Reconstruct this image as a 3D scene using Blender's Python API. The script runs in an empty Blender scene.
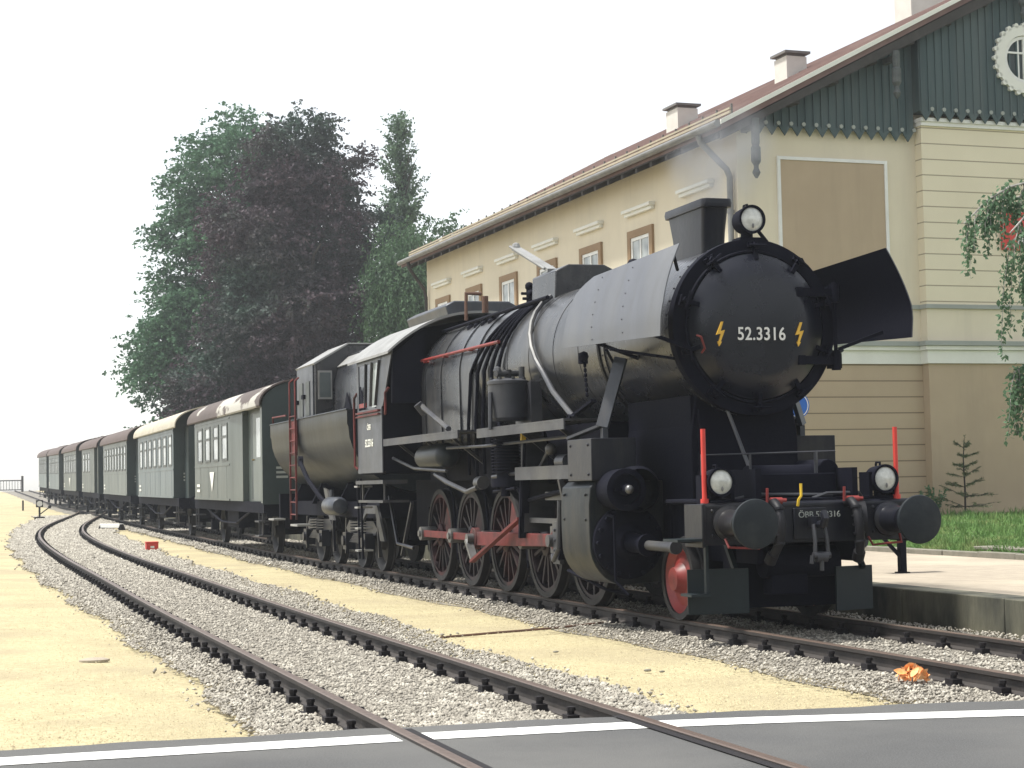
import bpy, math, random
import numpy as np
from mathutils import Vector, Matrix

random.seed(7)
RNG = np.random.default_rng(11)
R = math.radians
SC = bpy.context.scene
COL = SC.collection

# ------------------------------------------------------------------ camera, sky, sun, exposure
def make_camera():
    yaw, pit, ro = 0.3137, 0.0560, -0.0208
    f_px = 1790.6
    fw = Vector((math.sin(yaw) * math.cos(pit), math.cos(yaw) * math.cos(pit), math.sin(pit)))
    r = Vector((math.cos(yaw), -math.sin(yaw), 0))
    u = r.cross(fw)
    r2 = r * math.cos(ro) + u * math.sin(ro)
    u2 = u * math.cos(ro) - r * math.sin(ro)
    cd = bpy.data.cameras.new('camera')
    cam = bpy.data.objects.new('camera', cd)
    COL.objects.link(cam)
    m = Matrix((r2, u2, -fw)).transposed().to_4x4()
    m.translation = (-8.2292, -15.3178, 1.4493)
    cam.matrix_world = m
    cd.sensor_width = 36
    cd.lens = f_px / 1024 * 36
    cd.clip_start, cd.clip_end = 0.1, 3000
    SC.camera = cam
make_camera()

SUN_EL = R(67)
SUN_AZ = math.atan2(-0.96, 0.28)          # measured clockwise from +y
world = bpy.data.worlds.new('World')
SC.world = world
world.use_nodes = True
wn = world.node_tree
bg = wn.nodes['Background']
sky = wn.nodes.new('ShaderNodeTexSky')
sky.sky_type = 'NISHITA'
sky.sun_disc = False
sky.sun_elevation = SUN_EL
sky.sun_rotation = SUN_AZ
sky.air_density = 1.2
sky.dust_density = 0.7
sky.ozone_density = 1.0
hs = wn.nodes.new('ShaderNodeHueSaturation')
hs.inputs['Saturation'].default_value = 0.22
wn.links.new(sky.outputs[0], hs.inputs['Color'])
wn.links.new(hs.outputs[0], bg.inputs['Color'])
bg.inputs['Strength'].default_value = 0.125

sl = bpy.data.lights.new('sun', 'SUN')
sl.energy = 3.6
sl.angle = R(6.0)
sl.color = (1.0, 0.97, 0.90)
sun = bpy.data.objects.new('sun', sl)
COL.objects.link(sun)
sd = Vector((math.sin(SUN_AZ) * math.cos(SUN_EL), math.cos(SUN_AZ) * math.cos(SUN_EL), math.sin(SUN_EL)))
sun.rotation_euler = sd.to_track_quat('Z', 'Y').to_euler()
sun.location = (-20, 10, 40)

SC.view_settings.view_transform = 'Standard'
SC.view_settings.look = 'None'
SC.view_settings.gamma = 1
SC.view_settings.use_curve_mapping = False
SC.view_settings.exposure = 0.9
SC.render.film_transparent = False
SC.cycles.volume_bounces = 0
SC.cycles.max_bounces = 8

# ------------------------------------------------------------------ materials
def mat(name, c1, c2=None, rough=0.6, scale=3.0, metal=0.0, bump=0.0, bscale=40.0, detail=6.0,
        c3=None, c3scale=0.6, c3lo=0.5, c3hi=0.7, rvar=0.12, spec=0.5, stretch=None, trans=0.0, streak=None):
    m = bpy.data.materials.new(name)
    m.use_nodes = True
    nt = m.node_tree
    N, L = nt.nodes, nt.links
    b = N['Principled BSDF']
    tc = N.new('ShaderNodeTexCoord')
    src = tc.outputs['Object']
    if stretch:
        mp = N.new('ShaderNodeMapping')
        mp.inputs['Scale'].default_value = stretch
        L.new(src, mp.inputs[0]); src = mp.outputs[0]
    n1 = N.new('ShaderNodeTexNoise')
    n1.inputs['Scale'].default_value = scale
    n1.inputs['Detail'].default_value = detail
    n1.inputs['Roughness'].default_value = 0.65
    L.new(src, n1.inputs['Vector'])
    c2 = c2 or tuple(x * 0.7 for x in c1)
    mr = N.new('ShaderNodeMapRange')
    mr.inputs[1].default_value, mr.inputs[2].default_value = 0.3, 0.7
    L.new(n1.outputs[0], mr.inputs[0])
    mx = N.new('ShaderNodeMix'); mx.data_type = 'RGBA'
    mx.inputs[6].default_value = (*c1, 1); mx.inputs[7].default_value = (*c2, 1)
    L.new(mr.outputs[0], mx.inputs[0])
    out = mx.outputs[2]
    if c3:
        n2 = N.new('ShaderNodeTexNoise')
        n2.inputs['Scale'].default_value = c3scale
        n2.inputs['Detail'].default_value = 5
        L.new(src, n2.inputs['Vector'])
        m2 = N.new('ShaderNodeMapRange')
        m2.inputs[1].default_value, m2.inputs[2].default_value = c3lo, c3hi
        L.new(n2.outputs[0], m2.inputs[0])
        x2 = N.new('ShaderNodeMix'); x2.data_type = 'RGBA'
        L.new(m2.outputs[0], x2.inputs[0]); L.new(out, x2.inputs[6])
        x2.inputs[7].default_value = (*c3, 1)
        out = x2.outputs[2]
    if streak:                      # rain and grime runs, longer than wide
        sc_, amt, sscale, szr = streak
        mp2 = N.new('ShaderNodeMapping'); mp2.inputs['Scale'].default_value = (sscale, sscale, sscale * szr)
        L.new(tc.outputs['Object'], mp2.inputs[0])
        n4 = N.new('ShaderNodeTexNoise'); n4.inputs['Scale'].default_value = 1.0; n4.inputs['Detail'].default_value = 7; n4.inputs['Roughness'].default_value = .7
        L.new(mp2.outputs[0], n4.inputs['Vector'])
        m4 = N.new('ShaderNodeMapRange'); m4.inputs[1].default_value = .48; m4.inputs[2].default_value = .78; m4.inputs[4].default_value = amt
        L.new(n4.outputs[0], m4.inputs[0])
        x4 = N.new('ShaderNodeMix'); x4.data_type = 'RGBA'; x4.inputs[7].default_value = (*sc_, 1)
        L.new(m4.outputs[0], x4.inputs[0]); L.new(out, x4.inputs[6]); out = x4.outputs[2]
    L.new(out, b.inputs['Base Color'])
    rr = N.new('ShaderNodeMapRange')
    rr.inputs[3].default_value = max(0.02, rough - rvar); rr.inputs[4].default_value = min(1, rough + rvar)
    L.new(n1.outputs[0], rr.inputs[0]); L.new(rr.outputs[0], b.inputs['Roughness'])
    b.inputs['Metallic'].default_value = metal
    b.inputs['Specular IOR Level'].default_value = spec
    if bump:
        nb = N.new('ShaderNodeTexNoise'); nb.inputs['Scale'].default_value = bscale; nb.inputs['Detail'].default_value = 4
        L.new(src, nb.inputs['Vector'])
        bp = N.new('ShaderNodeBump'); bp.inputs['Strength'].default_value = bump; bp.inputs['Distance'].default_value = 0.02
        L.new(nb.outputs[0], bp.inputs['Height']); L.new(bp.outputs[0], b.inputs['Normal'])
    if trans:
        tr = N.new('ShaderNodeBsdfTranslucent'); L.new(out, tr.inputs[0])
        ms = N.new('ShaderNodeMixShader'); ms.inputs[0].default_value = trans
        L.new(b.outputs[0], ms.inputs[1]); L.new(tr.outputs[0], ms.inputs[2])
        L.new(ms.outputs[0], N['Material Output'].inputs[0])
    return m

def glass_mat(name, c, rough=0.08):
    m = mat(name, c, rough=rough, rvar=0.03, spec=0.8)
    return m

M = {}
M['black'] = mat('black_loco_paint', (0.006, 0.007, 0.013), (0.012, 0.013, 0.019), 0.36, 2.2, rvar=0.14, bump=0.08, bscale=14, c3=(0.028, 0.026, 0.025), c3scale=1.3, c3lo=0.52, c3hi=0.8, spec=0.32, streak=((0.045, 0.042, 0.040), .55, 5.0, .14))
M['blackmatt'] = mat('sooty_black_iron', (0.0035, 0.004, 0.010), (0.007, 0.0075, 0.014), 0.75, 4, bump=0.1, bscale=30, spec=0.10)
M['smokebox'] = mat('smokebox_black', (0.012, 0.013, 0.018), (0.020, 0.021, 0.026), 0.28, 1.6, rvar=0.12, bump=0.05, bscale=9, c3=(0.034, 0.033, 0.033), c3scale=1.1, c3lo=0.5, c3hi=0.85, spec=.5, streak=((0.075, 0.07, 0.064), .6, 4.0, .2))
M['doorblack'] = mat('smokebox_door_black', (0.0055, 0.0065, 0.012), (0.009, 0.010, 0.017), 0.28, 1.5, rvar=0.10, bump=0.03, bscale=5, spec=0.45)
M['greyloco'] = mat('weathered_grey_loco', (0.045, 0.047, 0.054), (0.022, 0.023, 0.029), 0.48, 3, bump=0.05, bscale=20, c3=(0.075, 0.072, 0.066), c3scale=0.9)
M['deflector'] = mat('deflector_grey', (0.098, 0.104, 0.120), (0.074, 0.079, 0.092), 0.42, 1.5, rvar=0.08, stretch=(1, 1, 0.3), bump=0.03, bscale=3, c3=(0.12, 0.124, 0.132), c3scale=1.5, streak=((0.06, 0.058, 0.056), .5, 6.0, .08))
M['tub'] = mat('tender_dark_green_grey', (0.020, 0.026, 0.032), (0.013, 0.018, 0.023), 0.42, 1.4, rvar=0.08, stretch=(1, 1, 0.35), bump=0.02, bscale=6, c3=(0.030, 0.032, 0.031), c3scale=0.7, spec=0.26, streak=((0.055, 0.052, 0.046), .5, 5.0, .12))
M['casing'] = mat('cylinder_casing_grey', (0.014, 0.018, 0.022), (0.009, 0.012, 0.015), 0.44, 2.0, bump=0.04, bscale=10, c3=(0.036, 0.036, 0.033), c3scale=1.0, spec=0.24, streak=((0.06, 0.052, 0.042), .6, 6.0, .12))
M['wheeldark'] = mat('dark_wheel_steel', (0.022, 0.021, 0.022), (0.012, 0.012, 0.014), 0.6, 4, spec=0.25)
M['boiler'] = mat('dusty_boiler_black', (0.022, 0.024, 0.029), (0.036, 0.037, 0.040), 0.29, 1.8, rvar=0.12, bump=0.06, bscale=12, c3=(0.058, 0.054, 0.050), c3scale=1.2, c3lo=0.5, c3hi=0.82, spec=.5, streak=((0.095, 0.088, 0.078), .7, 5.0, .16))
M['cabgrey'] = mat('cab_side_grey', (0.050, 0.057, 0.073), (0.030, 0.035, 0.046), 0.40, 2.2, bump=0.03, bscale=12, c3=(0.035, 0.036, 0.042), c3scale=1.4, streak=((0.10, 0.095, 0.085), .5, 6.0, .12))
M['roofmetal'] = mat('worn_metal_roof', (0.30, 0.30, 0.29), (0.20, 0.20, 0.195), 0.45, 2.5, c3=(0.12, 0.11, 0.10), c3scale=1.2, c3lo=0.55, c3hi=0.8)
M['red'] = mat('faded_red_paint', (0.155, 0.024, 0.022), (0.095, 0.020, 0.019), 0.6, 5, c3=(0.028, 0.017, 0.017), c3scale=2.6, c3lo=0.48, c3hi=0.70, spec=.3)
M['redclean'] = mat('bright_red_paint', (0.26, 0.027, 0.023), (0.16, 0.024, 0.021), 0.5, 4, c3=(0.05, 0.02, 0.02), c3scale=3, c3lo=.55, c3hi=.75)
M['wheelred'] = mat('grimy_red_wheel', (0.080, 0.020, 0.020), (0.022, 0.013, 0.015), 0.65, 2.5, c3=(0.012, 0.010, 0.013), c3scale=1.6, c3lo=0.40, c3hi=0.60, spec=0.25)
M['spoke'] = mat('grimy_spoke', (0.028, 0.016, 0.019), (0.012, 0.011, 0.015), 0.6, 3, spec=0.3)
M['tyre'] = mat('steel_tyre', (0.024, 0.023, 0.024), (0.012, 0.012, 0.014), 0.6, 4, spec=0.22)
M['steel'] = mat('oily_steel', (0.20, 0.20, 0.20), (0.09, 0.09, 0.09), 0.38, 6, metal=0.6)
M['buffer'] = mat('buffer_face_grey', (0.009, 0.013, 0.017), (0.019, 0.024, 0.028), 0.55, 5, bump=0.12, bscale=25, spec=0.25, c3=(0.03, 0.034, 0.036), c3scale=6, c3lo=.5, c3hi=.8)
M['signalred'] = mat('bright_signal_red', (0.62, 0.045, 0.03), (0.52, 0.04, 0.03), 0.5, 6)
M['yellow'] = mat('yellow_paint', (0.75, 0.50, 0.03), (0.6, 0.4, 0.03), 0.5)
M['gold'] = mat('gold_bolt_paint', (0.80, 0.48, 0.06), (0.7, 0.42, 0.05), 0.5)
M['white'] = mat('white_paint', (0.80, 0.80, 0.76), (0.68, 0.68, 0.64), 0.5)
M['lens'] = mat('lamp_lens', (0.66, 0.67, 0.62), (0.40, 0.41, 0.37), 0.12, 14, rvar=0.05, spec=0.9)
M['plow'] = mat('rail_guard_dark_green', (0.010, 0.018, 0.022), (0.006, 0.012, 0.015), 0.5, 3, spec=0.35)
M['coachA'] = mat('coach_grey_green', (0.085, 0.104, 0.095), (0.068, 0.084, 0.078), 0.40, 1.0, bump=0.02, bscale=4, stretch=(1, 1, 0.4), spec=.4, streak=((0.045, 0.05, 0.045), .7, 4.0, .10))
M['coachB'] = mat('coach_bluegreen', (0.110, 0.145, 0.157), (0.09, 0.12, 0.13), 0.40, 1.0, bump=0.02, bscale=4, stretch=(1, 1, 0.4), spec=.4, streak=((0.06, 0.072, 0.075), .7, 4.0, .10))
M['coachC'] = mat('coach_pale_green', (0.125, 0.148, 0.138), (0.10, 0.12, 0.112), 0.42, 1.0, stretch=(1, 1, 0.4), spec=.4, streak=((0.07, 0.078, 0.072), .7, 4.0, .10))
M['coachend'] = mat('coach_end_dark_green', (0.030, 0.045, 0.045), (0.022, 0.034, 0.034), 0.5, 2)
M['roofbrown'] = mat('coach_roof_brown', (0.098, 0.075, 0.068), (0.072, 0.058, 0.053), 0.8, 1.5, stretch=(1, 0.35, 1), c3=(0.38, 0.365, 0.325), c3scale=1.15, c3lo=0.57, c3hi=0.60)
M['roofcream'] = mat('coach_roof_cream', (0.46, 0.425, 0.335), (0.36, 0.33, 0.26), 0.7, 1.5, streak=((0.22, 0.19, 0.15), .5, 2.0, 1.0))
M['roofred'] = mat('coach_roof_redbrown', (0.105, 0.074, 0.066), (0.075, 0.057, 0.052), 0.8, 1.5)
M['winframe'] = mat('coach_window_frame', (0.065, 0.075, 0.072), (0.045, 0.052, 0.05), 0.5)
M['glass'] = glass_mat('window_glass', (0.10, 0.12, 0.12))
M['paleglass'] = glass_mat('pale_window_glass', (0.42, 0.46, 0.45), 0.15)
M['palereflect'] = mat('pale_reflection_glass', (0.44, 0.47, 0.46), (0.16, 0.18, 0.185), 0.18, 2.6, detail=1, rvar=0.05)  # pale window reflections put into the pane colour
M['cream'] = mat('cream_stucco', (0.72, 0.65, 0.495), (0.67, 0.60, 0.455), 0.9, 0.7, bump=0.05, bscale=60, c3=(0.62, 0.56, 0.43), c3scale=0.3, c3lo=0.5, c3hi=0.8, streak=((0.42, 0.38, 0.30), .30, 1.6, .10))
M['tan'] = mat('tan_stucco', (0.47, 0.37, 0.25), (0.43, 0.335, 0.23), 0.9, 0.8, bump=0.06, bscale=60, c3=(0.39, 0.305, 0.205), c3scale=0.35, c3lo=0.5, c3hi=0.85, streak=((0.26, 0.21, 0.15), .35, 1.6, .10))
M['tanframe'] = mat('tan_window_surround', (0.30, 0.20, 0.11), (0.26, 0.175, 0.10), 0.8, 2)
M['trim'] = mat('pale_grey_trim', (0.78, 0.78, 0.71), (0.70, 0.70, 0.63), 0.8, 1.5)
M['trimgrey'] = mat('grey_green_trim', (0.34, 0.36, 0.33), (0.30, 0.32, 0.29), 0.8, 1.5)
M['boards'] = mat('dark_green_boards', (0.064, 0.098, 0.100), (0.042, 0.068, 0.072), 0.75, 2.0, stretch=(3, 3, 0.25), c3=(0.09, 0.118, 0.118), c3scale=0.5, streak=((0.13, 0.145, 0.14), .5, 5.0, .06))
M['carved'] = mat('grey_carved_wood', (0.12, 0.13, 0.125), (0.06, 0.07, 0.07), 0.8, 5)
M['tile'] = mat('red_roof_tile', (0.175, 0.108, 0.095), (0.13, 0.082, 0.075), 0.85, 3, bump=0.2, bscale=12, c3=(0.225, 0.155, 0.14), c3scale=0.5)
M['woodpale'] = mat('pale_snow_guard', (0.42, 0.37, 0.27), (0.30, 0.27, 0.20), 0.8, 3)
M['wooddark'] = mat('dark_soffit_wood', (0.055, 0.05, 0.045), (0.04, 0.037, 0.034), 0.85, 4)
M['zinc'] = mat('zinc_pipe', (0.22, 0.22, 0.21), (0.15, 0.15, 0.145), 0.5, 4, metal=0.3)
M['rail'] = mat('rusty_rail', (0.042, 0.034, 0.030), (0.026, 0.023, 0.022), 0.75, 8, bump=0.1, bscale=50)
M['railtop'] = mat('worn_rail_head', (0.15, 0.105, 0.082), (0.10, 0.072, 0.058), 0.42, 14, metal=0.3)
M['clip'] = mat('black_rail_fastening', (0.010, 0.009, 0.012), (0.018, 0.015, 0.015), 0.7, 20, spec=0.3)
M['stone'] = mat('ballast_stone', (0.38, 0.35, 0.295), (0.165, 0.15, 0.127), 0.95, 22, detail=2, c3=(0.47, 0.44, 0.375), c3scale=7, c3lo=0.5, c3hi=0.62)
M['ballast'] = mat('ballast_bed_gravel', (0.27, 0.247, 0.205), (0.06, 0.054, 0.046), 0.95, 30, bump=0.9, bscale=24, c3=(0.30, 0.275, 0.23), c3scale=2)
M['asphalt'] = mat('asphalt', (0.096, 0.096, 0.094), (0.050, 0.050, 0.052), 0.88, 90, detail=3, bump=0.35, bscale=160, c3=(0.115, 0.113, 0.107), c3scale=0.5, c3lo=0.42, c3hi=0.78, streak=((0.05, 0.05, 0.05), .5, .8, 1.0))
M['roadpaint'] = mat('white_road_paint', (0.74, 0.74, 0.72), (0.62, 0.62, 0.60), 0.75, 10, bump=0.1, bscale=120, c3=(0.36, 0.36, 0.35), c3scale=14, c3lo=0.62, c3hi=0.74)
M['concrete'] = mat('stained_platform_concrete', (0.145, 0.14, 0.102), (0.075, 0.075, 0.055), 0.9, 2.2, stretch=(1, 1, 0.45), bump=0.3, bscale=20, c3=(0.028, 0.03, 0.026), c3scale=1.5, c3lo=0.46, c3hi=0.62, streak=((0.02, 0.022, 0.018), .85, 2.5, .12))
M['paving'] = mat('platform_gravel_surface', (0.40, 0.345, 0.27), (0.31, 0.265, 0.21), 0.95, 4, bump=0.35, bscale=70, c3=(0.45, 0.39, 0.30), c3scale=0.6)
M['kerb'] = mat('mossy_stone_kerb', (0.24, 0.22, 0.18), (0.15, 0.145, 0.115), 0.9, 5, bump=0.3, bscale=25)
M['grass'] = mat('grass_blades', (0.19, 0.31, 0.105), (0.10, 0.20, 0.06), 0.8, 2.0, trans=0.3, spec=0.15, c3=(0.26, 0.28, 0.12), c3scale=1.3, c3lo=.5, c3hi=.75)
M['soil'] = mat('grassy_soil', (0.12, 0.17, 0.065), (0.09, 0.12, 0.05), 0.95, 3, c3=(0.20, 0.16, 0.10), c3scale=1.6, c3lo=.55, c3hi=.7)
M['beech'] = mat('copper_beech_leaves', (0.050, 0.039, 0.049), (0.074, 0.052, 0.062), 0.6, 0.6, c3=(0.046, 0.082, 0.062), c3scale=0.17, c3lo=0.47, c3hi=0.64, trans=0.2, spec=0.15)
M['leafgreen'] = mat('green_tree_leaves', (0.085, 0.172, 0.092), (0.055, 0.122, 0.070), 0.6, 0.4, trans=0.28, spec=0.15)
M['poplar'] = mat('poplar_leaves', (0.135, 0.205, 0.13), (0.095, 0.16, 0.10), 0.6, 0.5, trans=0.3, spec=0.15)
M['willow'] = mat('pale_leaves', (0.085, 0.150, 0.075), (0.06, 0.115, 0.058), 0.6, 0.5, trans=0.3, spec=0.15)
M['birch'] = mat('birch_leaves', (0.135, 0.225, 0.125), (0.09, 0.165, 0.09), 0.55, 1.5, trans=0.35, spec=0.15)
M['bark'] = mat('grey_brown_bark', (0.05, 0.042, 0.035), (0.03, 0.026, 0.022), 0.9, 6, bump=0.4, bscale=14)
M['birchbark'] = mat('pale_birch_bark', (0.5, 0.48, 0.44), (0.12, 0.11, 0.10), 0.8, 5, stretch=(1, 1, 3))
M['fir'] = mat('fir_needles', (0.15, 0.18, 0.095), (0.10, 0.135, 0.065), 0.7, 3, spec=0.15)
M['blue'] = mat('blue_sign_paint', (0.02, 0.13, 0.50), (0.02, 0.11, 0.42), 0.4)
M['grit'] = mat('sand_grit', (0.50, 0.43, 0.26), (0.22, 0.18, 0.11), 0.95, 30, detail=2)
M['leafdry'] = mat('dry_orange_leaves', (0.78, 0.27, 0.06), (0.80, 0.50, 0.24), 0.7, 9)
M['rust'] = mat('rusty_iron', (0.14, 0.07, 0.045), (0.08, 0.045, 0.032), 0.85, 9)
M['chimneystone'] = mat('pale_chimney_render', (0.62, 0.60, 0.55), (0.52, 0.50, 0.46), 0.85, 2)
M['greymetal'] = mat('grey_metal_cap', (0.16, 0.15, 0.14), (0.11, 0.105, 0.10), 0.6, 4)
M['brass'] = mat('brass_fitting', (0.35, 0.27, 0.12), (0.22, 0.17, 0.08), 0.4, 9, metal=0.7)
M['hose'] = mat('rubber_hose', (0.006, 0.006, 0.010), (0.010, 0.010, 0.012), 0.55, 9, spec=0.3)

def sand_material():
    m = mat('yellow_sand', (0.53, 0.468, 0.285), (0.32, 0.272, 0.152), 0.95, 22, detail=14, bump=0.8, bscale=60, c3=(0.34, 0.285, 0.18), c3scale=0.55, c3lo=0.47, c3hi=0.72, streak=((0.30, 0.245, 0.15), .8, 1.3, 1.0))
    return m
M['sand'] = sand_material()

def siding_material(name, base, base2, line, period, z0, tint=0.5):
    """stucco with horizontal incised joints, a real surface pattern"""
    m = mat(name, base, base2, 0.9, 0.8, bump=0.05, bscale=60)
    nt = m.node_tree; N, L = nt.nodes, nt.links
    b = N['Principled BSDF']
    old = b.inputs['Base Color'].links[0].from_socket
    tc = N.new('ShaderNodeTexCoord'); sx = N.new('ShaderNodeSeparateXYZ'); L.new(tc.outputs['Object'], sx.inputs[0])
    a = N.new('ShaderNodeMath'); a.operation = 'SUBTRACT'; a.inputs[1].default_value = z0; L.new(sx.outputs[2], a.inputs[0])
    d = N.new('ShaderNodeMath'); d.operation = 'DIVIDE'; d.inputs[1].default_value = period; L.new(a.outputs[0], d.inputs[0])
    fr = N.new('ShaderNodeMath'); fr.operation = 'FRACT'; L.new(d.outputs[0], fr.inputs[0])
    lt = N.new('ShaderNodeMath'); lt.operation = 'LESS_THAN'; lt.inputs[1].default_value = 0.075; L.new(fr.outputs[0], lt.inputs[0])
    mx = N.new('ShaderNodeMix'); mx.data_type = 'RGBA'; L.new(lt.outputs[0], mx.inputs[0]); L.new(old, mx.inputs[6]); mx.inputs[7].default_value = (*line, 1)
    L.new(mx.outputs[2], b.inputs['Base Color'])
    return m
M['creamlines'] = siding_material('cream_jointed_stucco', (0.75, 0.68, 0.51), (0.70, 0.63, 0.47), (0.36, 0.31, 0.22), 0.335, 5.10)
M['tanlines'] = siding_material('tan_jointed_stucco', (0.47, 0.37, 0.25), (0.43, 0.335, 0.23), (0.20, 0.155, 0.10), 0.335, 0.42)

# ------------------------------------------------------------------ mesh builder
class MB:
    def __init__(s):
        s.v = []; s.f = []; s.mi = []; s.cur = 0
    def add(s, vs, fs):
        o = len(s.v); s.v.extend([tuple(map(float, p)) for p in vs]); s.f.extend([tuple(i + o for i in f) for f in fs]); s.mi.extend([s.cur] * len(fs))
        return s
    def m(s, i): s.cur = i; return s
    def box(s, x0, x1, y0, y1, z0, z1, mtx=None):
        vs = [(x, y, z) for x in (x0, x1) for y in (y0, y1) for z in (z0, z1)]
        if mtx is not None: vs = [mtx @ Vector(p) for p in vs]
        return s.add(vs, [(0, 1, 3, 2), (4, 6, 7, 5), (0, 4, 5, 1), (2, 3, 7, 6), (0, 2, 6, 4), (1, 5, 7, 3)])
    def cbox(s, c, d, mtx=None):
        return s.box(c[0] - d[0] / 2, c[0] + d[0] / 2, c[1] - d[1] / 2, c[1] + d[1] / 2, c[2] - d[2] / 2, c[2] + d[2] / 2, mtx)
    def bar(s, a, b, w, t, up=(0, 0, 1)):
        a, b = Vector(a), Vector(b); d = (b - a).normalized(); up = Vector(up)
        sx = d.cross(up)
        if sx.length < 1e-4: sx = d.cross(Vector((1, 0, 0)))
        sx.normalize(); u = sx.cross(d)
        vs = []
        for p in (a, b):
            for i, j in ((-1, -1), (1, -1), (1, 1), (-1, 1)): vs.append(p + sx * (i * w / 2) + u * (j * t / 2))
        return s.add(vs, [(3, 2, 1, 0), (4, 5, 6, 7), (0, 1, 5, 4), (1, 2, 6, 5), (2, 3, 7, 6), (3, 0, 4, 7)])
    def cyl(s, a, b, r0, r1=None, n=20, caps=True):
        r1 = r0 if r1 is None else r1
        return s.lathe([(r0, 0), (r1, (Vector(b) - Vector(a)).length)], a, Vector(b) - Vector(a), n, caps)
    def lathe(s, prof, origin, axis=(0, 0, 1), n=24, caps=True, a0=0, a1=2 * math.pi):
        o, ax = Vector(origin), Vector(axis).normalized()
        ref = Vector((0, 0, 1)) if abs(ax.z) < 0.9 else Vector((1, 0, 0))
        e1 = ax.cross(ref).normalized(); e2 = ax.cross(e1)
        full = abs(a1 - a0 - 2 * math.pi) < 1e-6
        k = n if full else n + 1
        vs, fs = [], []
        for r, h in prof:
            for i in range(k):
                t = a0 + (a1 - a0) * i / n
                vs.append(o + ax * h + (e1 * math.cos(t) + e2 * math.sin(t)) * r)
        for j in range(len(prof) - 1):
            for i in range(n):
                i2 = (i + 1) % k
                fs.append((j * k + i, j * k + i2, (j + 1) * k + i2, (j + 1) * k + i))
        if caps and full:
            if prof[0][0] > 1e-5: fs.append(tuple(range(k - 1, -1, -1)))
            if prof[-1][0] > 1e-5: fs.append(tuple((len(prof) - 1) * k + i for i in range(k)))
        return s.add(vs, fs)
    def tube(s, pts, r, n=8):
        pts = [Vector(p) for p in pts]; vs, fs = [], []
        prev = None
        for i, p in enumerate(pts):
            if i == 0: d = pts[1] - p
            elif i == len(pts) - 1: d = p - pts[i - 1]
            else: d = (pts[i + 1] - p).normalized() + (p - pts[i - 1]).normalized()
            d.normalize()
            if prev is None:
                ref = Vector((0, 0, 1)) if abs(d.z) < 0.9 else Vector((1, 0, 0))
                e1 = d.cross(ref).normalized()
            else:
                e1 = (prev - d * prev.dot(d)).normalized()
            prev = e1; e2 = d.cross(e1)
            rr = r[i] if isinstance(r, (list, tuple)) else r
            for k in range(n):
                t = 2 * math.pi * k / n
                vs.append(p + (e1 * math.cos(t) + e2 * math.sin(t)) * rr)
        for j in range(len(pts) - 1):
            for k in range(n):
                fs.append((j * n + k, j * n + (k + 1) % n, (j + 1) * n + (k + 1) % n, (j + 1) * n + k))
        fs.append(tuple(range(n - 1, -1, -1))); fs.append(tuple((len(pts) - 1) * n + k for k in range(n)))
        return s.add(vs, fs)
    def prism(s, poly, axis, a0, a1):
        """poly: 2d points in the other two axes (x:(y,z) y:(x,z) z:(x,y))"""
        def P(p, a):
            return {'x': (a, p[0], p[1]), 'y': (p[0], a, p[1]), 'z': (p[0], p[1], a)}[axis]
        n = len(poly)
        vs = [P(p, a0) for p in poly] + [P(p, a1) for p in poly]
        fs = [tuple(range(n - 1, -1, -1)), tuple(range(n, 2 * n))] + [(i, (i + 1) % n, n + (i + 1) % n, n + i) for i in range(n)]
        return s.add(vs, fs)
    def ring(s, c, axis, r0, r1, w, n=32):
        c = Vector(c); ax = Vector(axis).normalized()
        o = c - ax * w / 2
        return s.lathe([(r0, 0), (r1, 0), (r1, w), (r0, w), (r0, 0)], o, ax, n, False)
    def sphere(s, c, r, n=16, sq=(1, 1, 1)):
        vs, fs = [], []
        m = n // 2
        for j in range(m + 1):
            t = math.pi * j / m
            for i in range(n):
                p = 2 * math.pi * i / n
                vs.append((c[0] + r * sq[0] * math.sin(t) * math.cos(p), c[1] + r * sq[1] * math.sin(t) * math.sin(p), c[2] + r * sq[2] * math.cos(t)))
        for j in range(m):
            for i in range(n): fs.append((j * n + i, (j + 1) * n + i, (j + 1) * n + (i + 1) % n, j * n + (i + 1) % n))
        return s.add(vs, fs)
    def grid(s, fn, nu, nv):
        vs = [fn(i / nu, j / nv) for i in range(nu + 1) for j in range(nv + 1)]
        fs = [(i * (nv + 1) + j, (i + 1) * (nv + 1) + j, (i + 1) * (nv + 1) + j + 1, i * (nv + 1) + j + 1) for i in range(nu) for j in range(nv)]
        return s.add(vs, fs)

ORG = {}
def tagit(o, label=None, cat=None, group=None, kind=None):
    if label: o['label'] = label
    if cat: o['category'] = cat
    if group: o['group'] = group
    if kind: o['kind'] = kind
    return o

def empty(name, loc=(0, 0, 0), rz=0.0, label=None, cat=None, group=None, world_verts=True, kind=None):
    o = bpy.data.objects.new(name, None); COL.objects.link(o)
    o.location = loc; o.rotation_euler = (0, 0, rz); o.empty_display_size = 0.2
    ORG[o.name] = Vector(loc) if world_verts else Vector((0, 0, 0))
    return tagit(o, label, cat, group, kind)

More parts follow.
